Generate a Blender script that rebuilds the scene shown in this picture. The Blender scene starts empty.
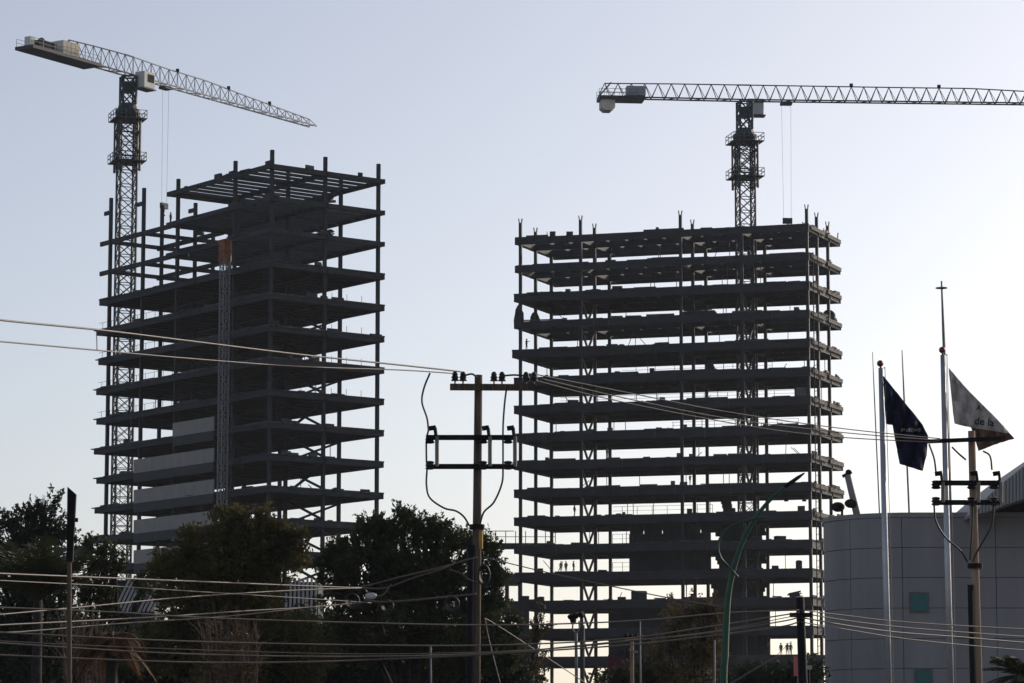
import bpy, bmesh, math, random
from mathutils import Vector, Matrix
import numpy as np
R = random.Random(7)
sc = bpy.context.scene
COL = sc.collection
rad = math.radians

# ------------------------------------------------------------------ camera
F_PX = 3200.0; CX = 512.0; CY = 341.5; HORIZON = 762.0; EYE = 1.7
PITCH = math.atan((HORIZON - CY) / F_PX)
cp, sp = math.cos(PITCH), math.sin(PITCH)
cam_d = bpy.data.cameras.new('camera'); cam = bpy.data.objects.new('camera', cam_d); COL.objects.link(cam)
cam.location = (0, 0, EYE); cam.rotation_euler = (math.pi / 2 + PITCH, 0, 0)
cam_d.sensor_width = 36; cam_d.lens = F_PX / 1024 * 36; cam_d.clip_start = .5; cam_d.clip_end = 20000
sc.camera = cam
V = Vector
def pz(px, py, Y):
    """world point at distance Y that the photo shows at (px, py)"""
    u = (px - CX) / F_PX; v = (CY - py) / F_PX
    d = V((u, cp - v * sp, sp + v * cp)); k = Y / d.y
    return V((d.x * k, Y, EYE + d.z * k))
def px_of(p):
    d = p.y * cp + (p.z - EYE) * sp
    return CX + F_PX * p.x / d
def x_at(px, Y, Z): return (px - CX) / F_PX * (Y * cp + (Z - EYE) * sp)

# ------------------------------------------------------------------ materials
def mat(name, c, rough=.7, metal=0, var=.25, scale=1.5, c2=None, bump=0, transl=0, detail=4, stretch=None, spec=.4):
    m = bpy.data.materials.new(name); m.use_nodes = True
    nt = m.node_tree; N = nt.nodes; L = nt.links
    b = N['Principled BSDF']; b.inputs['Roughness'].default_value = rough; b.inputs['Metallic'].default_value = metal
    b.inputs['Specular IOR Level'].default_value = spec
    tc = N.new('ShaderNodeTexCoord'); mp = N.new('ShaderNodeMapping')
    if stretch: mp.inputs['Scale'].default_value = stretch
    no = N.new('ShaderNodeTexNoise'); no.inputs['Scale'].default_value = scale; no.inputs['Detail'].default_value = detail
    rp = N.new('ShaderNodeValToRGB')
    rp.color_ramp.elements[0].position = .32; rp.color_ramp.elements[1].position = .68
    if c2 is None:
        rp.color_ramp.elements[0].color = [x * (1 - var) for x in c] + [1]
        rp.color_ramp.elements[1].color = [x * (1 + var) for x in c] + [1]
    else:
        rp.color_ramp.elements[0].color = list(c) + [1]; rp.color_ramp.elements[1].color = list(c2) + [1]
    L.new(tc.outputs['Object'], mp.inputs[0]); L.new(mp.outputs[0], no.inputs['Vector'])
    L.new(no.outputs['Fac'], rp.inputs[0]); L.new(rp.outputs[0], b.inputs['Base Color'])
    if bump:
        bp = N.new('ShaderNodeBump'); bp.inputs['Strength'].default_value = bump
        L.new(no.outputs['Fac'], bp.inputs['Height']); L.new(bp.outputs[0], b.inputs['Normal'])
    if transl:
        tr = N.new('ShaderNodeBsdfTranslucent'); mx = N.new('ShaderNodeMixShader'); mx.inputs[0].default_value = transl
        L.new(rp.outputs[0], tr.inputs[0]); L.new(b.outputs[0], mx.inputs[1]); L.new(tr.outputs[0], mx.inputs[2])
        L.new(mx.outputs[0], N['Material Output'].inputs[0])
    return m
M = dict(
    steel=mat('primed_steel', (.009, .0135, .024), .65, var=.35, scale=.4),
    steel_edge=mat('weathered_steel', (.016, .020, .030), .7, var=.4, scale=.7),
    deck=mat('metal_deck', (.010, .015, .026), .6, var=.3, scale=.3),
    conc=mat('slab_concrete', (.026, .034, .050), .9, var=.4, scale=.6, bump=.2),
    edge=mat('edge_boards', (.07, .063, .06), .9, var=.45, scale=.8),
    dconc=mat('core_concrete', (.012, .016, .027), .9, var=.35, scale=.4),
    panel=mat('precast_panel', (.30, .275, .255), .85, var=.09, scale=.9, detail=8, stretch=(1, 1, .4)),
    panel2=mat('precast_spandrel', (.05, .052, .06), .85, var=.1, scale=.5),
    crane=mat('crane_mast_paint', (.022, .036, .050), .55, var=.2, scale=1),
    jib=mat('crane_jib_paint', (.34, .36, .38), .5, var=.12, scale=1),
    cwhite=mat('crane_white_paint', (.72, .69, .64), .5, var=.08, scale=1),
    cream=mat('counterweight_concrete', (.72, .64, .52), .85, var=.12, scale=1),
    cable=mat('steel_rope', (.1, .1, .1), .5),
    galv=mat('galvanised_steel', (.20, .20, .205), .6, metal=.2, var=.15, scale=3),
    orange=mat('orange_paint', (.26, .085, .03), .6),
    wood=mat('weathered_pole_wood', (.10, .07, .048), .9, var=.45, scale=4, stretch=(3, 3, .25), bump=.4),
    pconc=mat('pole_concrete', (.32, .215, .14), .9, var=.25, scale=2.5, stretch=(2, 2, .3), bump=.3),
    black=mat('black_hardware', (.010, .010, .011), .8, var=.3, spec=.2),
    porc=mat('insulator_glaze', (.03, .02, .018), .25, var=.2),
    rubber=mat('cable_sheath', (.02, .02, .021), .6),
    wire=mat('overhead_wire_metal', (.13, .10, .08), .55, var=.3, scale=.7),
    fuse=mat('fuse_tube', (.22, .19, .16), .6),
    yellow=mat('yellow_marker', (.42, .24, .03), .6),
    green=mat('green_lamp_paint', (.016, .075, .036), .45, var=.2, scale=2),
    pole_al=mat('aluminium_pole', (.42, .42, .43), .35, metal=.5, var=.08, scale=2),
    ball=mat('copper_finial', (.22, .07, .035), .35, metal=.5, var=.25),
    navy=mat('navy_flag_cloth', (.013, .017, .055), .9, var=.2, scale=2, transl=.10),
    wflag=mat('white_flag_cloth', (.60, .58, .57), .95, var=.08, scale=2, transl=.22),
    rust=mat('rust_band_cloth', (.22, .12, .085), .9, var=.5, scale=3, transl=.15),
    ink=mat('flag_print_dark', (.03, .035, .06), .9),
    wink=mat('flag_print_pale', (.5, .46, .46), .9),
    clad=mat('grey_cladding', (.29, .265, .26), .6, var=.13, scale=.5, spec=.25, stretch=(1.6, 1.6, .22), detail=6),
    cladgap=mat('cladding_joint', (.17, .15, .14), .9),
    teal=mat('teal_glass', (.02, .14, .13), .25, var=.1, scale=.5),
    corr=mat('corrugated_metal', (.32, .31, .30), .5, metal=.2, var=.12, scale=.7, stretch=(1, 1, .1)),
    white=mat('white_slats', (.4, .385, .37), .7, var=.08),
    pink=mat('pink_sign', (.62, .16, .13), .6, var=.08),
    maroon=mat('maroon_hoarding', (.08, .012, .03), .8, var=.2, scale=.5),
    hoard=mat('dark_hoarding', (.022, .03, .036), .8, var=.25, scale=.4),
    brown=mat('low_roof', (.055, .046, .044), .9, var=.3, scale=.4),
    bark=mat('bark', (.03, .024, .02), .95, var=.4, scale=5, bump=.5),
    twig=mat('bare_twig', (.13, .085, .065), .95, var=.35, scale=3),
    leafA=mat('leaf_dark_green', (.022, .032, .014), .8, c2=(.075, .085, .032), scale=.9, transl=.3),
    leafB=mat('leaf_olive', (.036, .035, .013), .8, c2=(.13, .11, .036), scale=.7, transl=.34),
    leafC=mat('leaf_brownish', (.05, .04, .018), .8, c2=(.14, .10, .045), scale=.8, transl=.3),
    leafD=mat('leaf_bluish', (.018, .028, .016), .8, c2=(.05, .065, .036), scale=.8, transl=.22),
    palm=mat('palm_leaf', (.028, .036, .014), .6, c2=(.06, .065, .028), scale=1.2, transl=.2),
    deadpalm=mat('dry_palm_leaf', (.05, .022, .007), .8, c2=(.13, .055, .013), scale=1.2, transl=.25),
    skin=mat('skin', (.25, .14, .09), .6), cloth=mat('work_clothes', (.04, .045, .06), .9),
    hat=mat('hard_hat_plastic', (.16, .12, .07), .35), vest=mat('work_vest', (.07, .05, .03), .8),
    tarp=mat('dark_tarp', (.016, .02, .026), .8, var=.3), crate=mat('pale_crate_sunlit_edge', (.14, .125, .115), .85),
    lens=mat('lamp_lens', (.5, .5, .48), .3),
    ground=mat('dry_ground', (.042, .047, .052), .95, c2=(.064, .068, .07), scale=.08),
    asphalt=mat('asphalt', (.05, .05, .05), .95, var=.2, scale=.5),
    kerb=mat('kerb_concrete', (.3, .29, .27), .9), paint=mat('road_paint', (.7, .68, .6), .8),
)

# ------------------------------------------------------------------ mesh builder
class MB:
    def __init__(s): s.v = []; s.f = []; s.mi = []
    def add(s, vs, fs, mi=0):
        o = len(s.v); s.v += [tuple(p) for p in vs]
        for f in fs: s.f.append(tuple(i + o for i in f)); s.mi.append(mi)
        return s
    def prism(s, bot, top, mi=0):
        n = len(bot)
        fs = [tuple(range(n - 1, -1, -1)), tuple(range(n, 2 * n))] + [(i, (i + 1) % n, n + (i + 1) % n, n + i) for i in range(n)]
        return s.add(list(bot) + list(top), fs, mi)
    def slab(s, poly, z0, z1, mi=0):
        return s.prism([V((p[0], p[1], z0)) for p in poly], [V((p[0], p[1], z1)) for p in poly], mi)
    def bar(s, a, b, w, h=None, up=V((0, 0, 1)), mi=0):
        a = V(a); b = V(b); h = w if h is None else h
        d = (b - a)
        if d.length < 1e-6: return s
        d.normalize()
        if abs(d.dot(up)) > .98: up = V((.31, .95, 0))
        x = d.cross(up).normalized(); y = x.cross(d)
        q = [x * (w / 2) * i + y * (h / 2) * j for i, j in ((-1, -1), (1, -1), (1, 1), (-1, 1))]
        return s.prism([a + k for k in q], [b + k for k in q], mi)
    def box(s, c, sx, sy, sz, yaw=0, mi=0):
        c = V(c); ca, sa = math.cos(yaw), math.sin(yaw)
        q = [V((i * sx / 2 * ca - j * sy / 2 * sa, i * sx / 2 * sa + j * sy / 2 * ca, 0)) for i, j in ((-1, -1), (1, -1), (1, 1), (-1, 1))]
        h = V((0, 0, sz / 2))
        return s.prism([c + k - h for k in q], [c + k + h for k in q], mi)
    def tube(s, pts, r, n=6, cap=True, mi=0):
        pts = [V(p) for p in pts]; m = len(pts)
        rs = r if isinstance(r, (list, tuple)) else [r] * m
        vs = []; ref = None
        for i, p in enumerate(pts):
            t = (pts[min(i + 1, m - 1)] - pts[max(i - 1, 0)]).normalized()
            if ref is None: ref = V((0, 0, 1)) if abs(t.z) < .9 else V((1, 0, 0))
            x = ref - t * ref.dot(t)
            if x.length < 1e-4: x = V((1, 0, 0)).cross(t)
            x.normalize(); ref = x; y = t.cross(x)
            for k in range(n):
                a = 2 * math.pi * k / n
                vs.append(p + (x * math.cos(a) + y * math.sin(a)) * rs[i])
        fs = []
        for i in range(m - 1):
            for k in range(n):
                k2 = (k + 1) % n
                fs.append((i * n + k, i * n + k2, (i + 1) * n + k2, (i + 1) * n + k))
        if cap: fs += [tuple(range(n - 1, -1, -1)), tuple(range((m - 1) * n, m * n))]
        return s.add(vs, fs, mi)
    def lathe(s, c, axis, prof, n=10):
        c = V(c); axis = V(axis).normalized()
        return s.tube([c + axis * (h + i * 1e-5) for i, (h, r) in enumerate(prof)], [r for h, r in prof], n)
    def ball(s, c, r, n=10, m=7, sc_=(1, 1, 1)):
        c = V(c); vs = []; fs = []
        for i in range(m + 1):
            th = math.pi * i / m
            for k in range(n):
                a = 2 * math.pi * k / n
                vs.append(c + V((math.sin(th) * math.cos(a) * r * sc_[0], math.sin(th) * math.sin(a) * r * sc_[1], math.cos(th) * r * sc_[2])))
        for i in range(m):
            for k in range(n):
                k2 = (k + 1) % n
                fs.append((i * n + k, (i + 1) * n + k, (i + 1) * n + k2, i * n + k2))
        return s.add(vs, fs)
    def build(s, name, mats, parent=None, smooth=False, org=None):
        me = bpy.data.meshes.new(name)
        if parent is not None: o_ = parent['_w'] if '_w' in parent.keys() else (0, 0, 0)
        else: o_ = org if org is not None else (0, 0, 0)
        a = np.array(s.v, dtype=float).reshape(-1, 3) - np.array(o_)
        me.from_pydata(a.tolist(), [], s.f)
        if not isinstance(mats, (list, tuple)): mats = [mats]
        for m in mats: me.materials.append(m)
        if len(mats) > 1: me.polygons.foreach_set('material_index', s.mi)
        if smooth: me.polygons.foreach_set('use_smooth', [True] * len(me.polygons))
        me.update()
        o = bpy.data.objects.new(name, me); COL.objects.link(o)
        if parent is not None: o.parent = parent; o['_w'] = tuple(o_)
        else: o.location = o_; o['_w'] = tuple(o_)
        return o
def tag(o, label=None, cat=None, group=None, kind=None):
    if label: o['label'] = label
    if cat: o['category'] = cat
    if group: o['group'] = group
    if kind: o['kind'] = kind
    return o
def thing(name, label, cat, loc=(0, 0, 0), group=None):
    o = bpy.data.objects.new(name, None); COL.objects.link(o); o.empty_display_size = .5
    o.location = loc; o['_w'] = tuple(loc)
    return tag(o, label, cat, group)
def crom(pts, n=8):
    pts = [V(p) for p in pts]
    if len(pts) < 3:
        return [pts[0].lerp(pts[-1], i / n) for i in range(n + 1)]
    P = [pts[0] * 2 - pts[1]] + pts + [pts[-1] * 2 - pts[-2]]
    out = []
    for i in range(1, len(P) - 2):
        a, b, c, d = P[i - 1:i + 3]
        for k in range(n):
            t = k / n
            out.append(.5 * ((2 * b) + (c - a) * t + (2 * a - 5 * b + 4 * c - d) * t * t + (3 * b - a - 3 * c + d) * t ** 3))
    out.append(pts[-1]); return out
def copy_tree(o, parent=None):
    c = o.copy(); COL.objects.link(c)
    if parent: c.parent = parent
    for ch in list(o.children): copy_tree(ch, c)
    return c

# ------------------------------------------------------------------ setting
g = MB(); g.add([(-1400, -60, 0), (1400, -60, 0), (1400, 1700, 0), (-1400, 1700, 0)], [(0, 1, 2, 3)])
tag(g.build('ground', M['ground']), kind='structure')
g = MB(); g.add([(-700, 12, .004), (700, 12, .004), (700, 46, .004), (-700, 46, .004)], [(0, 1, 2, 3)])
tag(g.build('road', M['asphalt']), kind='structure')
g = MB()
for i in range(-60, 60): g.add([(i * 9, 28.9, .008), (i * 9 + 4, 28.9, .008), (i * 9 + 4, 29.1, .008), (i * 9, 29.1, .008)], [(0, 1, 2, 3)])
tag(g.build('road_marking', M['paint']), kind='structure')
g = MB(); g.box((0, 46.15, .065), 1400, .3, .13)
tag(g.build('kerb', M['kerb']), kind='structure')
g = MB(); g.box((0, 48.9, .06), 1400, 5, .115)
tag(g.build('pavement', M['kerb']), kind='structure')

# ------------------------------------------------------------------ towers
class Tower:
    def __init__(T, name, label, O, pa, pb):
        T.O = V((O[0], O[1], 0)); A = V((pa[0], pa[1], 0)) - T.O; B = V((pb[0], pb[1], 0)) - T.O
        T.La = A.length; T.Lb = B.length; T.a = A.normalized(); T.b = B.normalized()
        T.e = thing(name, label, 'building', T.O)
    def P(T, s, t, z): return T.O + T.a * s + T.b * t + V((0, 0, z))
    def s_of(T, px, t, z):
        lo, hi = -20., T.La + 20.
        f = lambda s: px_of(T.P(s, t, z))
        for _ in range(50):
            m = (lo + hi) / 2
            if f(m) > px: lo = m
            else: hi = m
        return lo
    def t_of(T, px, s, z):
        lo, hi = -20., T.Lb + 20.
        for _ in range(50):
            m = (lo + hi) / 2
            if px_of(T.P(s, m, z)) < px: lo = m
            else: hi = m
        return lo
    def quad(T, s0, s1, t0, t1): return [T.P(s0, t0, 0), T.P(s1, t0, 0), T.P(s1, t1, 0), T.P(s0, t1, 0)]
    def bar(T, mb, p, q, w, h): mb.bar(T.P(*p), T.P(*q), w, h)

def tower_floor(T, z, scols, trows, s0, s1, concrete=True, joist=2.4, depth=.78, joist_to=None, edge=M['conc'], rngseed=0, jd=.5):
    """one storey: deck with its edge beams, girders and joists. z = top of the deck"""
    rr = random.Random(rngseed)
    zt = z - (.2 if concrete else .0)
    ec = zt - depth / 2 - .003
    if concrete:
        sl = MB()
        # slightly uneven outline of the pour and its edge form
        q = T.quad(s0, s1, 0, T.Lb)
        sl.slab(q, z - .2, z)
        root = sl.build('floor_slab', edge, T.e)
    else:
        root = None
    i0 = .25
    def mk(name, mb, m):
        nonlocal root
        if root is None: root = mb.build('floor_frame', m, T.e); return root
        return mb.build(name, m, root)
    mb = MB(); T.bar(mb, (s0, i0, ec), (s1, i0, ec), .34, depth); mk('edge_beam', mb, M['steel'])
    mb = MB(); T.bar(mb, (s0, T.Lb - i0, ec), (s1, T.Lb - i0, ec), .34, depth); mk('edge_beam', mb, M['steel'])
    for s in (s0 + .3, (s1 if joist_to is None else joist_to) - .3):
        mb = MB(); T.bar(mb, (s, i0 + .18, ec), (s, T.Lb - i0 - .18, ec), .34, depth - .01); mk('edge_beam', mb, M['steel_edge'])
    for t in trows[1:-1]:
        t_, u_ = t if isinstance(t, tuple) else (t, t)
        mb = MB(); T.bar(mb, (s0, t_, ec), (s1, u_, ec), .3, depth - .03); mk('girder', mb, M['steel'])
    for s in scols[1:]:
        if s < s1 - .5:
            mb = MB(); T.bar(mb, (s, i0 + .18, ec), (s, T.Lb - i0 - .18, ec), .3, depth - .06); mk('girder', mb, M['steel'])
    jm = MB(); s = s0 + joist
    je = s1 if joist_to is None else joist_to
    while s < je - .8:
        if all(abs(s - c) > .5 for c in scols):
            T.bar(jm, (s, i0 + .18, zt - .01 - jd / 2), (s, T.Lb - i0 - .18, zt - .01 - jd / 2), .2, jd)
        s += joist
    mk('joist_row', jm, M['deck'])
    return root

# ---- left tower
YL = 440.
OL = (x_at(268, YL, 50), YL); PL = (x_at(96.5, 478.9, 50), 478.9); QL = (x_at(384.5, 452.6, 50), 452.6)
TL = Tower('steel_frame_tower', 'dark unfinished steel tower at left, stepped open top, pale panels on lower floors', OL, PL, QL)
zL = [pz(268, 259.6 + 32.2 * (k - 3), YL).z for k in range(0, 16)]
dz = zL[11] - zL[12]
while zL[-1] - dz > 1.5: zL.append(zL[-1] - dz)
tL = [.9, TL.t_of(323.8, 1.0, 60), TL.t_of(377.3, 1.0, 60)]
sL = [TL.s_of(p, .9, 60) for p in (270.4, 233.5, 176, 141.5, 108.4)]
topsL = {(0, 0): 150, (1, 0): 161, (2, 0): 179, (3, 0): 188, (4, 0): 198, (0, 1): 157, (1, 1): 170, (3, 1): 203, (4, 1): 205,
         (0, 2): 164, (1, 2): 176, (4, 2): 211}
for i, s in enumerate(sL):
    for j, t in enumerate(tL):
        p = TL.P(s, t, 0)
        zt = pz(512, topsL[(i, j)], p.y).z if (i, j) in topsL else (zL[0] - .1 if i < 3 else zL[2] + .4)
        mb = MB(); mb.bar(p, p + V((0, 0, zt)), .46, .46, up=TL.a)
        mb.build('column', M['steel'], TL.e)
for k, z in enumerate(zL):
    s3 = sL[2] + 2.0
    if k in (0, 1, 2):
        tower_floor(TL, z, sL, tL, 0, s3, concrete=False, joist=2.35, depth=.66, rngseed=k, jd=(.42, .455, .485)[k])
        if k == 0:
            for s, t in ((sL[4], tL[0]), (sL[3], tL[0]), (sL[3], tL[1])):
                mb = MB(); TL.bar(mb, (s - .2, t, z - .4), (s + 1.9, t, z - .4), .3, .6); mb.build('beam_stub', M['steel'], TL.e)
        else:
            for t in tL:
                mb = MB(); TL.bar(mb, (s3 - .1, t, z - .4), (sL[4] + (3.0 if t < 2 else 1.2), t, z - .4), .3, .68); mb.build('open_beam', M['steel'], TL.e)
            for s in sL[3:]:
                mb = MB(); TL.bar(mb, (s, tL[0] + .2, z - .42), (s, tL[2] - .2, z - .42), .28, .6); mb.build('open_beam', M['steel'], TL.e)
    else:
        e = [0, .4, .7, 0, .6, 0, .5, .3, .9][k % 9]
        tower_floor(TL, z, sL, tL, 0, TL.La + (e if k > 3 else 0), joist=2.4, depth=.72, rngseed=k, edge=M['edge'] if k in (4, 5, 6, 8, 10) else M['conc'])
        if k > 3:   # ragged deck formwork past the slab end
            mb = MB(); TL.bar(mb, (TL.La + e + .01, .3, z - .10), (TL.La + e + .9, .3, z - .06), .5, .16)
            TL.bar(mb, (TL.La + e + .01, 4.3, z - .10), (TL.La + e + .7, 4.3, z - .06), .5, .16); mb.build('edge_formwork', M['steel_edge'], TL.e)
# beam ends that stick up above deck along the near faces (shear tabs / splice plates)
for k in (0, 1):
    for s in (sL[0], sL[1]):
        mb = MB(); TL.bar(mb, (s - 1.0, .5, zL[k] + .28), (s + 1.0, .5, zL[k] + .28), .3, .55); mb.build('splice_plate', M['steel'], TL.e)
# zigzag braces in the right bays
for k in range(3, len(zL) - 1):
    za, zb = zL[k] - .95, zL[k + 1] + .1
    t1, t2 = tL[1], tL[2]
    tm = t1 + (t2 - t1) * .02
    mb = MB()
    if k % 2 == 0:
        TL.bar(mb, (sL[0], tm, zb), (sL[0] + (sL[1] - sL[0]) * .95, t1, za), .3, .3)
    else:
        TL.bar(mb, (sL[0] + .1, tm, za), (sL[0] + (sL[1] - sL[0]) * .95, t1, zb), .3, .3)
    mb.build('diagonal_brace', M['steel'], TL.e)
    mb = MB()
    if k % 2 == 0: TL.bar(mb, (sL[1], t1, zb), (sL[1], t2, za), .3, .3)
    else: TL.bar(mb, (sL[1], t1, za), (sL[1], t2, zb), .3, .3)
    mb.build('diagonal_brace', M['steel'], TL.e)
# pale facade panels hung on the left face
for k, (pa_, pb_) in {8: (173, 214), 9: (134, 214), 10: (134, 214), 11: (134, 214), 12: (134, 214)}.items():
    z = zL[k]; sa = TL.s_of(pb_, -.3, z); sb = TL.s_of(pa_, -.3, z)
    n = max(2, int((sb - sa) / 5.5))
    for i in range(n):
        u0 = sa + (sb - sa) * i / n; u1 = sa + (sb - sa) * (i + 1) / n - .04
        mb = MB(); mb.slab([TL.P(u0, -.42, 0), TL.P(u1, -.42, 0), TL.P(u1, -.2, 0), TL.P(u0, -.2, 0)], z - .25, z + 1.75)
        pn = mb.build('facade_panel', M['panel'], TL.e)
        mb = MB(); mb.slab([TL.P(u0, -.40, 0), TL.P(u1, -.40, 0), TL.P(u1, -.2, 0), TL.P(u0, -.2, 0)], z - 1.6, z - .255)
        mb.build('spandrel', M['panel2'], pn)
# railings and drop-net posts
for k in (4, 5, 6, 7):
    z = zL[k]; mb = MB(); s = .4
    while s < TL.La:
        TL.bar(mb, (s, .12, z), (s, .12, z + .9), .05, .05); s += 2.6
    TL.bar(mb, (.3, .12, z + .9), (TL.La, .12, z + .9), .045, .045)
    t = .4
    while t < TL.Lb:
        TL.bar(mb, (.12, t, z), (.12, t, z + .9), .05, .05); t += 2.6
    mb.build('safety_rail', M['steel_edge'], TL.e)

# ---- right tower
YR = 488.
OR = (x_at(811, YR, 50), YR); PR = (x_at(514.5, 501.9, 50), 501.9); QR = (x_at(843.3, 503.9, 50), 503.9)
TR = Tower('steel_frame_tower', 'dark unfinished steel tower at right with flat top and a crane rising from it', OR, PR, QR)
zR = [pz(811, 223.2 + 28.73 * k, YR).z for k in range(0, 16)]
dz = zR[11] - zR[12]
while zR[-1] - dz > 1.5: zR.append(zR[-1] - dz)
sR = [TR.s_of(p, .6, 60) for p in (808.6, 743, 681.5, 581, 520.5)]
tR = [.6, TR.t_of(818.5, sR[0], 60), TR.t_of(829.5, sR[0], 60)]
tR4 = [.6, TR.t_of(535.7, sR[4], 60), TR.t_of(551.5, sR[4], 60)]
tRs = lambda j, s: tR[j] + (tR4[j] - tR[j]) * (s / sR[4])
topsR = {(0, 0): 209, (2, 0): 215, (3, 0): 220, (4, 0): 223, (0, 1): 217, (2, 1): 224, (3, 1): 228, (4, 1): 232, (0, 2): 226}
for i, s in enumerate(sR):
    for j, t in enumerate(tR):
        p = TR.P(s, tRs(j, s), 0)
        zt = pz(512, topsR[(i, j)], p.y).z if (i, j) in topsR else zR[0] - .1
        mb = MB(); mb.bar(p, p + V((0, 0, zt)), .46, .46, up=TR.a)
        if (i, j) in topsR:   # forked splice at the head
            for q in (-.17, .17): mb.bar(p + V((q, 0, zt)), p + V((q * 1.6, 0, zt + .7)), .13, .3)
        mb.build('column', M['steel'], TR.e)
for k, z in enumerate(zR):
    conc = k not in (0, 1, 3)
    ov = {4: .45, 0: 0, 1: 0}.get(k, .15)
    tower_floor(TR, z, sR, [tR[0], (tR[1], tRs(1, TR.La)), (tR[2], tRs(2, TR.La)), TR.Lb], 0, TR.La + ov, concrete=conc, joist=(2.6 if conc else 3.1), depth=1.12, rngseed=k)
for k in range(2, len(zR) - 1):
    za, zb = zR[k] - 1.1, zR[k + 1] + .05
    for i in (3, 1):
        s = sR[i]
        q1 = tRs(1, s)
        for ta, tb in ((tR[0], (tR[0] + q1) / 2), (q1, (tR[0] + q1) / 2)):
            if i == 1 and k > 8: continue
            mb = MB(); TR.bar(mb, (s, ta, za), (s, tb, zb), .28, .28); mb.build('diagonal_brace', M['steel'], TR.e)
# slab edges on the short side, low sun put into their paler colour
for k in range(0, 11):
    z = zR[k]
    for ta, tb in ((1.0, TR.Lb * .48), (TR.Lb * .56, TR.Lb - .3)):
        mb = MB(); TR.bar(mb, (-.10, ta, z - .42), (-.10, tb, z - .42), .18, .62)
        mb.build('sunlit_edge_strip', M['crate'], TR.e)
# guard rails
def rail(T, z, s0, s1, t, h=1.0, step=2.4, parent=None):
    mb = MB(); s = s0
    while s <= s1:
        T.bar(mb, (s, t, z), (s, t, z + h), .06, .06); s += step
    T.bar(mb, (s0, t, z + h), (s1, t, z + h), .05, .05); T.bar(mb, (s0, t, z + h * .5), (s1, t, z + h * .5), .04, .04)
    mb.build('safety_rail', M['steel'], parent or T.e)
rail(TR, zR[10], TR.s_of(712, .2, 50), TR.s_of(613, .2, 50), .2, 1.3)
rail(TR, zR[5], 6, 30, .2, 1.0, 3.1); rail(TR, zR[6], 2, 40, .2, 1.0, 3.7); rail(TR, zR[7], 2, 22, .2, 1.0, 3.3)
rail(TR, zR[11], TR.s_of(632, .2, 50), TR.s_of(612, .2, 50), .2, 1.4, 1.6); rail(TR, zR[12], TR.s_of(632, .2, 50), TR.s_of(612, .2, 50), .2, 1.4, 1.6)
# concrete core walls on the lower storeys
def core(T, px0, px1, zlo, zhi, t, th=.4, name='core_wall', m=M['dconc']):
    s0 = T.s_of(px1, t, 40); s1 = T.s_of(px0, t, 40)
    mb = MB(); mb.slab([T.P(s0, t, 0), T.P(s1, t, 0), T.P(s1, t + th, 0), T.P(s0, t + th, 0)], zlo, zhi); return mb.build(name, m, T.e)
tc = tR[1] + .5
core(TR, 629, 710, zR[12] + .01, zR[11] - 1.21, tc)
core(TR, 629, 710, zR[11] + .01, zR[10] - 2.6, tc)
for i in range(6):
    xs = [629, 643.3, 662, 681, 700.3, 719]
    if i < 5: core(TR, xs[i] + .7, xs[i + 1] - .7, zR[10] - 2.595, zR[10] - 1.2, tc)
core(TR, 608, 768, zR[14] + .01, zR[13] - 1.21, tc)
core(TR, 608, 766, zR[15] + .01, zR[14] - 1.21, tc)
core(TR, 608, 766, .01, zR[15] - 1.21, tc)
for k in range(9, 13):   # stair core around the crane mast with ragged scaffold edges
    lo, hi = zR[k + 1] + .01, zR[k] - 1.21
    for q in range(5):
        f0, f1 = q / 5, (q + 1) / 5
        l = 715 + R.uniform(-3, 5) - (4 if k > 11 else 0); r = 752 + R.uniform(2, 14) + (4 if k > 10 else 0)
        if k == 9:
            l = 716 + q * -1.0 + 8; r = l + R.uniform(9, 16)
        core(TR, l, r, lo + (hi - lo) * f0, lo + (hi - lo) * f1 - .005, tc + 1.2, .5, 'stair_core_wall')
# slender ladder tower on the right corner
mb = MB(); pL = TR.P(-.9, .4, 0)
for q in ((-.35, -.3), (.35, -.3), (.35, .3), (-.35, .3)): mb.bar(pL + V((q[0], q[1], 0)), pL + V((q[0], q[1], zR[1])), .09)
z = 1.
while z < zR[1]:
    mb.bar(pL + V((-.35, -.3, z)), pL + V((.35, -.3, z + .5)), .07); z += 1.0
mb.build('access_ladder', M['steel_edge'], TR.e)

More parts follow.
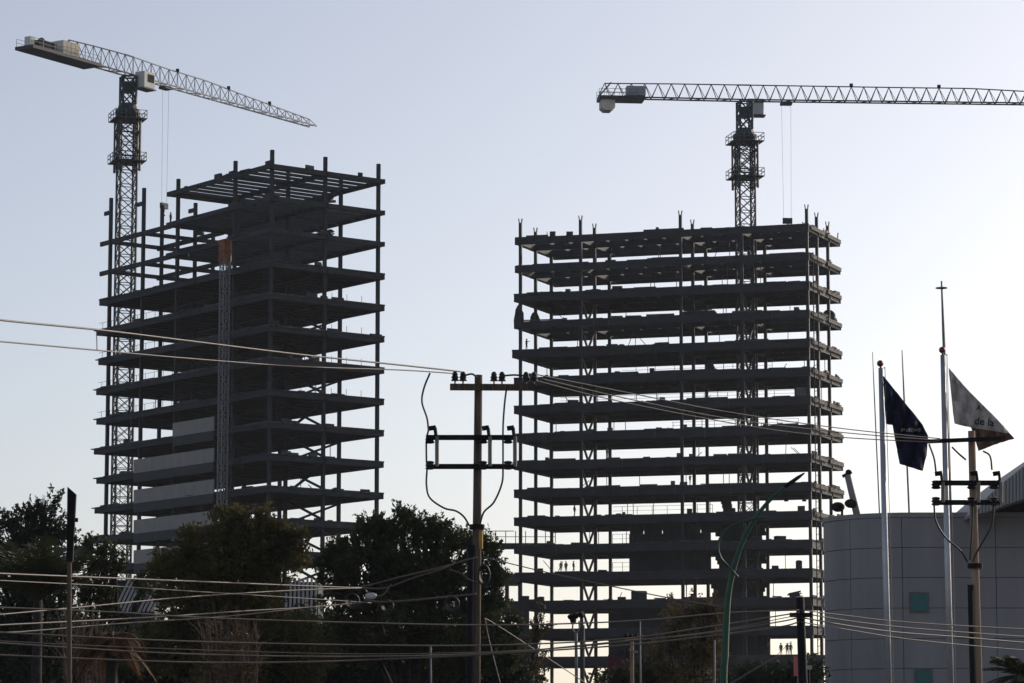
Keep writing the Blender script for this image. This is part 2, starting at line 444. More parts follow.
def rough_floor(T, k, zs, rr, lowest, n_form, n_prop, s_max):
    z = zs[k]; mb = MB()
    for i in range(n_form):
        s0_ = rr.uniform(0, s_max - 2); ln_ = rr.choice((.6, 1., 1.6, 2.4, 4., 6.)) * rr.uniform(.7, 1.2); s1_ = min(s_max, s0_ + ln_)
        h = rr.choice((.08, .12, .18, .28)) if (rr.random() < .8 or ln_ > 1.7) else rr.uniform(.4, .8)
        t_ = rr.uniform(.05, .5) if rr.random() < .6 else rr.uniform(.6, 2.5)
        T.bar(mb, (s0_, t_, z + h / 2 - .005), (s1_, t_, z + h / 2 + rr.uniform(-.04, .06)), rr.uniform(.1, .7), h)
    for i in range(n_form // 2):   # planks and ledgers that hang or stick out under the edge
        s0_ = rr.uniform(.5, s_max - 1); t_ = rr.uniform(-.35, .05)
        if rr.random() < .5: T.bar(mb, (s0_, t_, z - rr.uniform(.05, .25)), (s0_ + rr.uniform(.8, 3.5), t_, z - rr.uniform(.05, .3)), .3, .1)
        else: T.bar(mb, (s0_, -.03, z - .2), (s0_ + rr.uniform(-.15, .15), -.05, z - rr.uniform(1.2, 2.0)), .09, .09)
    for i in range(n_form // 3):   # same on the short side
        t_ = rr.uniform(.4, T.Lb - 2); h = rr.choice((.15, .3, .5))
        T.bar(mb, (rr.uniform(.05, .4), t_, z + h / 2 - .005), (rr.uniform(.05, .4), t_ + rr.uniform(.5, 2.2), z + h / 2), .25, h)
        T.bar(mb, (.1, t_, z - .1), (-rr.uniform(.15, .6), t_, z - .06), .28, .1)
    tag(mb.build('site_debris', M['edge'] if rr.random() < .35 else M['steel_edge'], T.e), kind='stuff')
    if n_prop and k + 1 < len(zs) and zs[k + 1] > lowest:
        zl = zs[k + 1]
        for i in range(n_prop):
            mb = MB(); s_ = rr.uniform(.5, s_max - 1); t_ = rr.uniform(.6, T.Lb - .6)
            if rr.random() < .7: T.bar(mb, (s_, t_, zl), (s_ + rr.uniform(-.1, .1), t_, z - .8), .09, .09)
            else: T.bar(mb, (s_, t_, zl + .02), (s_ + rr.uniform(-2.2, 2.2), t_, zl + rr.uniform(1.2, 2.6)), .09, .09)
            mb.build('shoring_prop', M['steel_edge'], T.e)
rr_ = random.Random(21)
for k in range(0, 14): rough_floor(TR, k, zR, rr_, 6, (20 if k > 1 else 12), (8 if k < 9 else 4), TR.La)
for k in range(0, 13): rough_floor(TL, k, zL, rr_, 6, (12 if k > 2 else 6), (5 if k > 2 else 0), (TL.La if k > 2 else sL[2]))
for i in range(16):   # loose bars standing on the top deck
    mb = MB()
    s_ = rr_.uniform(0, TR.La); t_ = rr_.uniform(.3, TR.Lb - .3); h = rr_.uniform(.3, 1.1)
    TR.bar(mb, (s_, t_, zR[0] - .02), (s_ + rr_.uniform(-.1, .1), t_, zR[0] + h), .1, .1); mb.build('starter_bar', M['steel'], TR.e)
for i in range(9):
    mb = MB()
    s_ = rr_.uniform(-.2, 3.5); t_ = rr_.uniform(3, TR.Lb); h = rr_.uniform(.6, 1.7)
    TR.bar(mb, (s_, t_, zR[0] - .02), (s_ + rr_.uniform(-.8, .8), t_ + rr_.uniform(-.5, .5), zR[0] + h), .14, .14); mb.build('starter_bar', M['steel'], TR.e)

# podium between the towers
pb = thing('podium_frame', 'low dark deck frame with railings joining the foot of the right tower', 'building', (pz(500, 683, 490).x, 490, 0))
for (y_, x0, x1, th) in ((574, 462, 520, 1.2), (601, 455, 522, 1.6), (629, 455, 530, 1.2)):
    a_ = pz(x0, y_, 493); b_ = pz(x1, y_, 493)
    mb = MB(); mb.slab([(a_.x, 493, 0), (b_.x, 493, 0), (b_.x, 505, 0), (a_.x, 505, 0)], a_.z - th, a_.z); mb.build('deck', M['steel_edge'], pb)
a_ = pz(425, 540, 497); b_ = pz(556, 540, 497)
mb = MB(); mb.slab([(a_.x, 504, 0), (b_.x, 504, 0), (b_.x, 507, 0), (a_.x, 507, 0)], a_.z - .8, a_.z); mb.build('walkway', M['steel_edge'], pb)
mb = MB()
for i in range(14):
    q = a_.lerp(b_, i / 13) + V((0, 7.1, 0)); mb.bar(q, q + V((0, 0, 1.9)), .1)
mb.bar(a_ + V((0, 7.1, 1.9)), b_ + V((-6.5, 7.1, 1.9)), .12); mb.bar(a_ + V((0, 7.1, 1.0)), b_ + V((0, 7.1, 1.0)), .09); mb.build('railing', M['steel_edge'], pb)
for xx in (470, 482, 495, 507, 520):
    q = pz(xx, 574, 494); mb = MB(); mb.bar((q.x, 494.5, 0), (q.x, 494.5, q.z - 1.3), .5); mb.build('column', M['steel'], pb)
q0 = pz(524, 596, 491); mb = MB(); mb.box((q0.x, 491, q0.z / 2), 1.6, 1.0, q0.z); mb.build('pier', M['dconc'], pb)
q0 = pz(470, 639, 480); q1 = pz(534, 639, 480); mb = MB(); mb.slab([(q0.x, 480, 0), (q1.x, 480, 0), (q1.x, 480.4, 0), (q0.x, 480.4, 0)], 0, q0.z)
tag(mb.build('site_hoarding', M['hoard'], None, org=None), 'dark blue grey site hoarding at the foot of the right tower', 'hoarding')

# ------------------------------------------------------------------ tower cranes
def lattice_mast(mb, c, half, z0, z1, yaw, sec, w=.22, wb=.1):
    cs = [V((math.cos(yaw + math.pi / 4 + i * math.pi / 2), math.sin(yaw + math.pi / 4 + i * math.pi / 2), 0)) * half * 1.414 for i in range(4)]
    for q in cs: mb.bar(c + q + V((0, 0, z0)), c + q + V((0, 0, z1)), w)
    z = z0; k = 0
    while z < z1 - .1:
        zt = min(z + sec, z1)
        for i in range(4):
            A, B = cs[i], cs[(i + 1) % 4]
            if k % 2: A, B = B, A
            mb.bar(c + A + V((0, 0, z)), c + B + V((0, 0, zt)), wb)
            if sec > 1.6: mb.bar(c + B + V((0, 0, z)), c + A + V((0, 0, zt)), wb * .8)
            mb.bar(c + A + V((0, 0, zt)), c + B + V((0, 0, zt)), wb)
        z = zt; k += 1
def jib_truss(mb, A, B, hs, wid, n, w_top=.16, w_bot=.2, w_d=.09, start_top=True):
    """triangular truss: two bottom chords A->B, one top chord, n panels; hs = heights along it"""
    d = (B - A).normalized(); side = d.cross(V((0, 0, 1))).normalized(); up = side.cross(d)
    def hh(u):
        x = u * (len(hs) - 1); i = min(int(x), len(hs) - 2); return hs[i] + (hs[i + 1] - hs[i]) * (x - i)
    bl = [A.lerp(B, i / n) - side * wid / 2 for i in range(n + 1)]; br = [p + side * wid for p in bl]
    tp = [A.lerp(B, (i + .5) / n) + up * hh((i + .5) / n) for i in range(n)]
    mb.bar(bl[0], bl[-1], w_bot); mb.bar(br[0], br[-1], w_bot)
    for i in range(n - 1): mb.bar(tp[i], tp[i + 1], w_top)
    for i in range(n):
        for q in (bl, br):
            mb.bar(q[i], tp[i], w_d); mb.bar(tp[i], q[i + 1], w_d)
        mb.bar(bl[i], br[i + 1] if i % 2 else br[i], w_d)
    return tp
def crane(label, base, ztop, piv, tip, tail, yaw, half, cage, zcage, hs, n_jib, n_cnt, cab_side, light_jib, trol_u, rope_z, deck_u, weight, cnt_u=1., plats=()):
    c = V((base[0], base[1], 0)); t = thing('tower_crane', label, 'crane', c, 'tower cranes above the two steel frames')
    mb = MB(); lattice_mast(mb, c, half, 0, ztop - 5.5, yaw, 2.2, .28, .12); mb.build('mast', M['crane'], t)
    mb = MB(); lattice_mast(mb, c, cage, zcage, ztop - 6.5, yaw, 3.0, .3, .14)
    cg = mb.build('climbing_cage', M['crane'], t)
    for zz in plats:
        mb = MB(); mb.box(c + V((0, 0, zz)), cage * 2 + 1.7, cage * 2 + 1.7, .14, yaw)
        r = cage + .85
        cs = [V((math.cos(yaw + math.pi / 4 + i * math.pi / 2), math.sin(yaw + math.pi / 4 + i * math.pi / 2), 0)) * r * 1.414 for i in range(4)]
        for i in range(4):
            A, B = cs[i], cs[(i + 1) % 4]
            for h in (.7, 1.3): mb.bar(c + A + V((0, 0, zz + h)), c + B + V((0, 0, zz + h)), .08)
            for u in (0, .33, .66): mb.bar(c + A.lerp(B, u) + V((0, 0, zz)), c + A.lerp(B, u) + V((0, 0, zz + 1.3)), .08)
        mb.build('work_platform', M['crane'], t)
    mb = MB()
    mb.lathe(c + V((0, 0, ztop - 6.6)), (0, 0, 1), [(0, half * 1.2), (.9, half * 1.55), (1.4, half * 1.55), (1.5, half * 1.3), (2.4, half * 1.1)], 14)
    mb.build('slewing_ring', M['crane'], t)
    mb = MB(); lattice_mast(mb, c, half * .8, ztop - 4.3, ztop + .2, yaw, 2.2, .3, .18)
    mb.box(c + V((0, 0, ztop - 1.6)), half * 1.15, half * 1.15, 1.7, yaw); mb.build('tower_head', M['crane'], t)
    jm = M['jib'] if light_jib else M['crane']
    mb = MB(); tp = jib_truss(mb, piv, tip, hs, 1.5, n_jib); 
    jo = mb.build('jib', jm, t)
    mb = MB(); te = piv.lerp(tail, cnt_u)
    tq = jib_truss(mb, piv, te, [hs[0], hs[0] * .97, hs[0] * .9], 1.6, n_cnt)
    mb.bar(tp[0], tq[0], .2)
    if cnt_u < 1: mb.bar(tq[-1], te + (tail - piv).normalized() * 1.6, .2)
    mb.build('counter_jib', M['crane'], t)
    d = (tip - piv).normalized(); side = d.cross(V((0, 0, 1))).normalized(); up = side.cross(d)
    # dark lamps on the top chord
    mb = MB()
    for u in (.28, .55, .8): 
        q = tp[int(u * (len(tp) - 1))]; mb.box(q + V((0, 0, .25)), .5, .5, .5)
    mb.build('marker_lamp', M['black'], t)
    # machinery deck and counterweights
    dd = (tail - piv).normalized(); ds = dd.cross(V((0, 0, 1))).normalized(); L = (tail - piv).length
    mb = MB(); a = piv + dd * L * deck_u; mb.bar(a - V((0, 0, .25)), tail - V((0, 0, .25)), 3.6, .5)
    mb.build('machinery_deck', M['crane'], t)
    mb = MB()
    for sgn in (-1, 1):
        for h in (.6, 1.15): mb.bar(a + ds * 1.5 * sgn + V((0, 0, h)), tail + ds * 1.5 * sgn + V((0, 0, h)), .06)
        for i in range(7):
            q = a.lerp(tail, i / 6) + ds * 1.5 * sgn; mb.bar(q, q + V((0, 0, 1.15)), .06)
    mb.build('deck_rail', M['galv'], t)
    weight(t, piv, tail, dd, ds, L)
    # cab
    q = piv + d * 1.9 + side * cab_side * 1.75 - V((0, 0, .75))
    yw = math.atan2(d.y, d.x)
    mb = MB(); mb.box(q, 2.5, 1.9, 2.5, yw); cb = mb.build('cab', M['cwhite'], t)
    mb = MB(); mb.box(q + d * 1.27 + V((0, 0, .2)), .06, 1.6, 1.5, yw); mb.build('window', M['black'], cb)
    mb = MB(); mb.box(q + side * cab_side * .96 + V((0, 0, .25)) + d * .3, 1.5, .06, 1.2, yw); mb.build('window', M['black'], cb)
    mb = MB(); mb.bar(q + V((0, 0, -1.4)) - d * 1.5, q + V((0, 0, -1.4)) + d * 1.6, 2.0, .15); mb.build('cab_platform', M['crane'], t)
    # trolley with hoist ropes
    tr = piv.lerp(tip, trol_u)
    mb = MB(); mb.bar(tr - d * .9 - V((0, 0, .45)), tr + d * .9 - V((0, 0, .45)), 1.4, .4); tro = mb.build('trolley', M['crane'], t)
    for o in (-.75, .75):
        mb = MB(); mb.tube([tr + d * o - V((0, 0, .6)), V((tr.x + d.x * o * .8, tr.y + d.y * o * .8, rope_z))], .021, 5); mb.build('hoist_rope', M['cable'], tro)
    mb = MB(); hb = V((tr.x, tr.y, rope_z)); mb.box(hb - V((0, 0, .4)), 1.5, .5, .9, yw); mb.tube(crom([hb - V((0, 0, .8)), hb - V((0, 0, 1.4)), hb - V((.3, 0, 1.8)), hb - V((-.2, 0, 1.9))], 4), .1, 6)
    mb.build('hook_block', M['crane'], tro)
    return t
pivL = pz(128.5, 75, 488); 
def weightL(t, piv, tail, dd, ds, L):
    mb = MB(); yw = math.atan2(dd.y, dd.x)
    for i in range(4): mb.box(piv + dd * (L - 10.6 + i * .95) + V((0, 0, 1.0)), .85, 2.5, 2.3, yw)
    mb.build('counterweight', M['cream'], t)
    mb = MB(); mb.box(piv + dd * (L - 5.0) + V((0, 0, .75)), 2.4, 1.8, 1.3, yw); mb.lathe(piv + dd * (L - 3) + V((0, 0, .9)) - ds * .9, ds, [(0, .8), (.2, .8), (.21, .55), (1.6, .55), (1.61, .8), (1.8, .8)], 12)
    mb.build('hoist_winch', M['black'], t)
    mb = MB(); mb.box(piv + dd * (L - 1.2) + V((0, 0, .8)), .9, 1.2, 1.5, yw); mb.build('control_cabinet', M['cwhite'], t)
crane('pale flat top tower crane behind the left tower, jib foreshortened towards the right', (pivL.x, 488), pivL.z - .4, pivL, pz(313, 126.5, 528), pz(24, 45.5, 468), .35, 1.28, 1.62,
      pz(128, 172, 488).z, [3.1, 2.7, 2.6, 2.0, 1.5, 1.0], 22, 8, 1, True, .19, pz(172, 205, 497).z, .35, weightL, .62, (pz(128, 120.5, 488).z, pz(128, 162.5, 488).z))
pivR = pz(744.5, 100.5, 499)
def weightR(t, piv, tail, dd, ds, L):
    yw = math.atan2(dd.y, dd.x)
    mb = MB(); o = piv + dd * (L - 1.45) - V((0, 0, 1.25))
    for i in range(3): 
        q = o + ds * (i - 1) * .9
        mb.prism([q + dd * x + V((0, 0, z)) - ds * .4 for x, z in ((-1.1, -.55), (-.55, -1.0), (.55, -1.0), (1.1, -.55), (1.1, .75), (-1.1, .75))],
                 [q + dd * x + V((0, 0, z)) + ds * .4 for x, z in ((-1.1, -.55), (-.55, -1.0), (.55, -1.0), (1.1, -.55), (1.1, .75), (-1.1, .75))])
    mb.build('counterweight', M['cream'], t)
    mb = MB(); mb.box(piv + dd * (L - 6.0) + V((0, 0, 1.05)), 3.0, 1.9, 1.5, yw); mb.build('hoist_winch', M['jib'], t)
    mb = MB()
    for s_ in (-1, 1):
        mb.bar(tail + ds * s_ * .9, tail - dd * 2.0 + ds * s_ * .9 + V((0, 0, 2.3)), .16)
    mb.build('tail_frame', M['crane'], t)
crane('grey flat top tower crane standing in the right tower, jib leaving the frame', (pivR.x, 499), pivR.z - .4, pivR, pz(1120, 105, 503), pz(598, 97.3, 496.5), .2, 1.25, 1.62,
      pz(744, 189, 499).z, [2.5, 2.45, 2.4, 2.4, 1.9, 1.7], 30, 11, -1, False, .11, zR[0] + .5 + 2.2, .69, weightR, 1., (pz(744, 143, 499).z, pz(744, 178, 499).z))
TR_crane_x = pivR.x

# construction hoist on the left tower's face
sh = TL.s_of(224, -1.6, 60); hp = TL.P(sh, -1.6, 0); zt = pz(224, 262, hp.y).z; zt2 = pz(224, 241, hp.y).z
ho = thing('construction_hoist', 'pale lattice hoist mast with orange top on the left tower front', 'hoist', hp)
mb = MB(); lattice_mast(mb, hp, .5, 0, zt, math.atan2(TL.a.y, TL.a.x), 1.25, .16, .1); mb.build('mast', M['galv'], ho)
mb = MB(); lattice_mast(mb, hp, .52, zt, zt2, math.atan2(TL.a.y, TL.a.x), .9, .3, .3); mb.box(hp + V((0, 0, (zt + zt2) / 2)), 0.85, .85, zt2 - zt - .4, math.atan2(TL.a.y, TL.a.x)); mb.build('mast_head', M['orange'], ho)
for k in (3, 6, 9):
    mb = MB(); mb.bar(hp + TL.b * .7 + V((0, 0, zL[k] - .5)), hp + TL.b * 1.7 + V((0, 0, zL[k] - .5)), .14); mb.build('wall_tie', M['galv'], ho)

# ------------------------------------------------------------------ people
def skin_body(name, joints, edges, m):
    me = bpy.data.meshes.new(name); me.from_pydata([j[:3] for j in joints], [], [], ) if False else me.from_pydata([j[:3] for j in joints], edges, [])
    o = bpy.data.objects.new(name, me); COL.objects.link(o)
    md = o.modifiers.new('skin', 'SKIN'); md.use_smooth_shade = True
    for i, v in enumerate(me.skin_vertices[0].data):
        v.radius = (joints[i][3], joints[i][3]) if len(joints[i]) == 4 else joints[i][3:5]; v.use_root = (i == 0)
    o.modifiers.new('sub', 'SUBSURF').levels = 1
    dg = bpy.context.evaluated_depsgraph_get(); m2 = bpy.data.meshes.new_from_object(o.evaluated_get(dg)); m2.materials.clear(); m2.materials.append(m)
    bpy.data.objects.remove(o); m2.name = name
    return m2
def body_mesh(pose):
    # (x, y, z, radius); facing -y
    J = [(0, 0, .95, .14), (0, 0, 1.15, .13), (0, 0, 1.36, .15), (0, 0, 1.50, .06), (0, -.01, 1.60, .09), (0, -.01, 1.71, .085)]
    E = [(0, 1), (1, 2), (2, 3), (3, 4), (4, 5)]
    def chain(root, pts):
        p = root
        for q in pts: J.append(q); E.append((p, len(J) - 1)); p = len(J) - 1
    st = {'stand': .0, 'walk': .18, 'reach': .05}[pose]
    chain(0, [(-.1, 0, .88, .11), (-.12, -st, .50, .075), (-.13, -st * .4 if st > .1 else 0, .09, .05), (-.14, -.16 - st * .4, .045, .045)])
    chain(0, [(.1, 0, .88, .11), (.12, st * .4, .50, .075), (.13, st * 1.3, .09, .05), (.14, st * 1.3 - .15, .045, .045)])
    if pose == 'reach':
        chain(2, [(-.2, 0, 1.42, .07), (-.32, -.2, 1.30, .05), (-.26, -.45, 1.38, .038), (-.25, -.55, 1.40, .035)])
    else:
        chain(2, [(-.2, 0, 1.42, .07), (-.27, .02, 1.15, .05), (-.27, -.08 - st, .92, .038), (-.26, -.1 - st, .80, .035)])
    chain(2, [(.2, 0, 1.42, .07), (.27, .02, 1.15, .05), (.25, -.12, .94, .038), (.23, -.2, .86, .035)])
    return skin_body('body', J, E, M['cloth'])
PROT = {}
def make_person(pose):
    e = thing('person', 'worker', 'person', (0, 0, -50))
    o = bpy.data.objects.new('body', body_mesh(pose)); COL.objects.link(o); o.parent = e
    mb = MB(); mb.ball((0, -.02, 1.69), .135, 10, 6, (1, 1.1, .85)); mb.box((0, -.13, 1.67), .2, .14, .02); h = mb.build('hard_hat', M['hat'], None, True); h.parent = e; h.location = (0, 0, 0)
    mb = MB(); mb.tube([(0, 0, 1.0), (0, 0, 1.15), (0, 0, 1.38), (0, 0, 1.45)], [.175, .17, .19, .12], 10); h = mb.build('safety_vest', M['vest'], None, True); h.parent = e; h.location = (0, 0, 0)
    return e
for p_ in ('stand', 'walk', 'reach'): PROT[p_] = make_person(p_)
used_p = set()
def person(pose, loc, yaw, label, group):
    if pose not in used_p: e = PROT[pose]; used_p.add(pose)
    else: e = copy_tree(PROT[pose])
    e.location = loc; e.rotation_euler = (0, 0, yaw); tag(e, label, 'person', group); return e
def on(T, px, k, zs, t=.8):
    s = T.s_of(px, t, zs[k]); return T.P(s, t, zs[k])
GW = 'construction workers on the steel floors'
person('stand', on(TR, 561, 12, zR), .3, 'worker at the left of the three standing behind the wire at the right tower', GW)
person('stand', on(TR, 566, 12, zR), -.5, 'worker in the middle of three standing together low on right tower', GW)
person('walk', on(TR, 573.5, 12, zR), 1.2, 'worker standing a little apart, right of a close pair on right tower', GW)
person('walk', on(TR, 574.5, 10, zR), .9, 'lone worker two floors above the trio on the right tower', GW)
person('reach', on(TR, 690, 9, zR), 1.4, 'worker with one arm out at the deck edge, middle of right tower', GW)
person('reach', on(TR, 526.5, 4, zR), 2.0, 'small figure at the left end of the right tower under a tarp', GW)
person('stand', on(TR, 607, 8, zR), 1.0, 'worker beside the brace just right of the left braces, upper right tower', GW)
bl = on(TL, 170.5, 1, zL, 1.2); person('stand', bl, 2.2, 'worker in hard hat standing on open top beams of left tower', GW)

# site clutter
GC = 'building materials left on the floors'
def clutter(name, label, cat, p, w, d, h, kind, m):
    e = MB(); yaw = R.uniform(-.3, .3) + .3
    if kind == 'tarp':
        n = 9; vs = []; rings = 6
        for j in range(rings + 1):
            u = j / rings; rr_ = math.cos(u * math.pi / 2) ** .55
            for i in range(n):
                a = 2 * math.pi * i / n; q = 1 + R.uniform(-.14, .14)
                vs.append(p + V((math.cos(a) * w / 2 * rr_ * q, math.sin(a) * d / 2 * rr_ * q, h * u)))
        fs = [(j * n + i, j * n + (i + 1) % n, (j + 1) * n + (i + 1) % n, (j + 1) * n + i) for j in range(rings) for i in range(n)] + [tuple(range(n - 1, -1, -1)), tuple(range(rings * n, rings * n + n))]
        e.add(vs, fs)
    elif kind == 'crate':
        e.box(p + V((0, 0, h / 2 + .1)), w, d, h - .1, yaw)
        for i in range(4): e.box(p + V((0, 0, .15 + h * i / 4)), w + .08, d + .08, h * .15, yaw)
        for q in (-.35, 0, .35): e.box(p + V((q * w * math.cos(yaw), q * w * math.sin(yaw), .06)), .12, d, .12, yaw)
    elif kind == 'pile':
        for i in range(14):
            u = R.uniform(-.5, .5); z = R.uniform(.08, h * .85)
            e.bar(p + V((-w / 2 + R.uniform(0, w * .3), u * d, z * .6)), p + V((w / 2 - R.uniform(0, w * .3), u * d + R.uniform(-.2, .2), z)), .16)
    elif kind == 'barrel':
        e.lathe(p, (0, 0, 1), [(0, w / 2), (.02, w / 2), (h * .33, w / 2 * 1.0), (h * .34, w / 2 * 1.06), (h * .36, w / 2), (h * .66, w / 2), (h * .67, w / 2 * 1.06), (h * .69, w / 2), (h * .9, w / 2), (h, w * .2)], 14)
    o = e.build(name, m, None, False, org=p); tag(o, label, cat, GC)
clutter('tarp_bundle', 'tall dark tarp covered bundle on left end of right tower upper floor', 'tarp bundle', on(TR, 519, 3, zR, 1.0), 1.6, 1.5, 3.0, 'tarp', M['tarp'])
clutter('tarp_bundle', 'shorter dark tarp heap just right of tall bundle on right tower', 'tarp bundle', on(TR, 535, 3, zR, 2.5), 1.8, 1.5, 1.9, 'tarp', M['tarp'])
clutter('tarp_bundle', 'rounded dark bundle on the right end of a high right tower floor', 'tarp bundle', TR.P(1.2, TR.Lb - 3.0, zR[3]), 2.6, 2.4, 2.0, 'tarp', M['tarp'])
clutter('material_crate', 'pale crate near the right corner, high on the right tower', 'crate', on(TR, 801, 6, zR, .9), 1.7, 1.2, 1.3, 'crate', M['crate'])
clutter('water_tank', 'small round tank on slab near the right end, low right tower', 'tank', on(TR, 799, 12, zR, 1.2), 1.0, 1.0, 1.3, 'barrel', M['tarp'])
clutter('material_crate', 'dark crate on slab left of the core, low on right tower', 'crate', on(TR, 639, 13, zR, 1.2), 2.0, 1.4, 1.3, 'crate', M['tarp'])
clutter('pipe_pile', 'loose pile of bars behind dark pole top, low on right tower', 'pile', on(TR, 795, 13, zR, 1.4), 2.4, 1.4, 1.2, 'pile', M['steel_edge'])
clutter('tarp_bundle', 'low dark heap in the middle of the right tower, fifth deck from the top', 'tarp bundle', on(TR, 710, 5, zR, 1.2), 1.9, 1.4, 1.5, 'tarp', M['tarp'])
clutter('pipe_pile', 'jumble of bars along the edge of a high right tower floor', 'pile', on(TR, 700, 3, zR, .8), 5.5, 1.2, 1.2, 'pile', M['steel_edge'])
clutter('tarp_bundle', 'dark bundle on open beams beside a column near top of left tower', 'tarp bundle', on(TL, 199, 1, zL, 9.5) + V((0, 0, .02)), 1.6, 1.4, 2.0, 'tarp', M['tarp'])
clutter('pipe_pile', 'jumble of bars below the roof beams on right side of left tower', 'pile', TL.P(1.6, tL[1] + .5, zL[1] + .02), 3.2, 1.6, 1.5, 'pile', M['steel_edge'])
clutter('pipe_pile', 'small jumble of bars on left tower right side, third level down', 'pile', TL.P(1.6, tL[1] + .5, zL[2] + .02), 2.6, 1.4, 1.1, 'pile', M['steel_edge'])
clutter('tarp_bundle', 'flat dark heap on slab right of the stair core, low right tower', 'tarp bundle', on(TR, 756, 11, zR, 1.0), 2.2, 1.4, .9, 'tarp', M['tarp'])
clutter('material_crate', 'squat dark crate beside the right column two floors below the hanging lamps', 'crate', on(TR, 780, 11, zR, 1.0), 1.5, 1.2, .6, 'crate', M['tarp'])
# hanging work lamps
hl = on(TR, 796, 10, zR, 1.0); zz = pz(796, 497, hl.y).z
wl = thing('work_lamp_bar', 'bar of hanging work lamps under a slab near right tower corner', 'work lamps', (hl.x, hl.y, zz))
a_ = V((x_at(784, hl.y, zz), hl.y, zz)); b_ = V((x_at(806, hl.y, zz), hl.y, zz))
mb = MB(); mb.bar(a_, b_, .1)
for q in (a_, b_): mb.bar(q, V((q.x, q.y, zR[9] - 1.2)), .05)
mb.build('bar', M['black'], wl)
for u in (.1, .92):
    q = a_.lerp(b_, u); mb = MB(); mb.lathe(q - V((0, 0, .05)), (0, 0, -1), [(0, .08), (.2, .12), (.45, .33), (.62, .36)], 10); mb.build('lamp', M['black'], wl)

# ------------------------------------------------------------------ utility poles and wires
def pole_scale(Y): return Y / F_PX * 1.02
def utility_pole(label, Y, top, base_px, arm, frame_ys, frame_x, ins_x, fuse_x, rs, m, marker=True, riser_from=545, jumpers=(), collar_y=None):
    P = lambda x, y, dy=0: pz(x, y, Y + dy)
    tp = P(*top); bp = pz(base_px, 683, Y); bp = tp + (bp - tp) * (tp.z / (tp.z - bp.z)); bp.z = 0
    s = Y / F_PX
    t = thing('utility_pole', label, 'utility pole', (bp.x, Y, 0), 'wooden and concrete poles carrying wires')
    mb = MB(); mb.tube([bp, bp.lerp(tp, .5), tp], [rs[1] * s, (rs[0] + rs[1]) / 2 * s, rs[0] * s], 12); mb.build('pole', m, t, True)
    dy = -.25
    a0, a1 = P(arm[0], arm[1], dy), P(arm[2], arm[3], dy)
    mb = MB(); mb.bar(a0, a1, .12, arm[4] * s); mb.build('crossarm', M['wood'] if m is M['wood'] else M['black'], t)
    for y in frame_ys:
        mb = MB(); mb.bar(P(frame_x[0], y, dy), P(frame_x[1], y, dy), .11, 5 * s); mb.build('crossarm', M['black'], t)
    for x in ins_x:
        q = a0.lerp(a1, (x - arm[0]) / (arm[2] - arm[0])) + V((0, 0, arm[4] * s / 2)); s = Y / F_PX * 1.18
        mb = MB(); mb.lathe(q, (0, 0, 1), [(0, .7 * s), (2.5 * s, .7 * s), (2.6 * s, 3.6 * s), (5 * s, 2.2 * s), (5.1 * s, 3.4 * s), (7.8 * s, 2.0 * s), (7.9 * s, 2.8 * s), (10.5 * s, 1.3 * s)], 12); mb.build('insulator', M['porc'], t, False)
        s = Y / F_PX
    for fx in fuse_x:
        y0, y1 = frame_ys
        mb = MB(); mb.lathe(P(fx, y0, dy - .12) - V((0, 0, 2 * s)), (0, 0, 1), [(-4 * s, 3.2 * s), (-3 * s, 5 * s), (-1 * s, 3.4 * s), (0, 5 * s), (2 * s, 3.4 * s), (3.5 * s, 4.6 * s), (4.5 * s, 2.5 * s)], 10)
        mb.bar(P(fx - 1, y0 - 9, dy - .12), P(fx + 6, y0 - 10, dy - .12), .1, 4.5 * s); mb.bar(P(fx + 5, y0 - 10, dy - .12), P(fx + 6, y0 - 2, dy - .12), .08, .08)
        fo = mb.build('fuse_cutout', M['black'], t)
        mb = MB(); mb.lathe(P(fx, y1, dy - .12) - V((0, 0, -1 * s)), (0, 0, 1), [(-4 * s, 3.2 * s), (-3 * s, 5 * s), (-1 * s, 3.4 * s), (0, 5 * s), (2 * s, 3.4 * s), (3.5 * s, 4.6 * s), (4.5 * s, 2.5 * s)], 10); mb.build('insulator', M['porc'], fo)
        mb = MB(); mb.tube([P(fx + 7, y0 - 1, dy - .12), P(fx + 7, y1, dy - .12)], 2.0 * s, 8); mb.build('fuse_tube', M['fuse'], fo)
    for j in jumpers:
        mb = MB(); mb.tube(crom([P(x, y, dy - .05) for x, y in j], 6), .95 * s, 6); mb.build('jumper_cable', M['rubber'], t)
    if collar_y:
        q = bp.lerp(tp, (pz(512, collar_y, Y).z) / tp.z)
        mb = MB(); mb.lathe(q, (0, 0, 1), [(-2.5 * s, rs[1] * s + 2.5 * s), (2.5 * s, rs[1] * s + 2.5 * s)], 12); mb.build('collar', M['black'], t)
    # riser pipe on the left side
    if riser_from:
        r0 = bp.lerp(tp, (pz(512, riser_from, Y).z) / tp.z) - V((rs[1] * s * 1.1, .1, 0)); r1 = bp - V((rs[1] * s * 1.1, .1, 0))
        mb = MB(); mb.tube([r1, r0], rs[2] * s, 10); mb.build('riser_pipe', M['black'], t, True)
    if marker:
        q = bp.lerp(tp, (pz(512, 540, Y).z) / tp.z) + V((rs[1] * s * .75, -rs[1] * s * .7, 0))
        mb = MB(); mb.tube([q - V((0, 0, 9 * s)), q + V((0, 0, 9 * s))], 2.2 * s, 8); mb.build('cable_guard', M['yellow'], t)
        # coil of spare cable
        q = P(484, 575, -.35); mb = MB()
        for i in range(3):
            rr_ = (7 - i * .8) * s; mb.tube([q + V((math.cos(a) * rr_ * .8, i * .05, math.sin(a) * rr_ * 1.4)) for a in [k * math.pi / 8 for k in range(17)]], 1.1 * s, 6, False)
        mb.build('cable_coil', M['rubber'], t)
    return t
YA = 90.
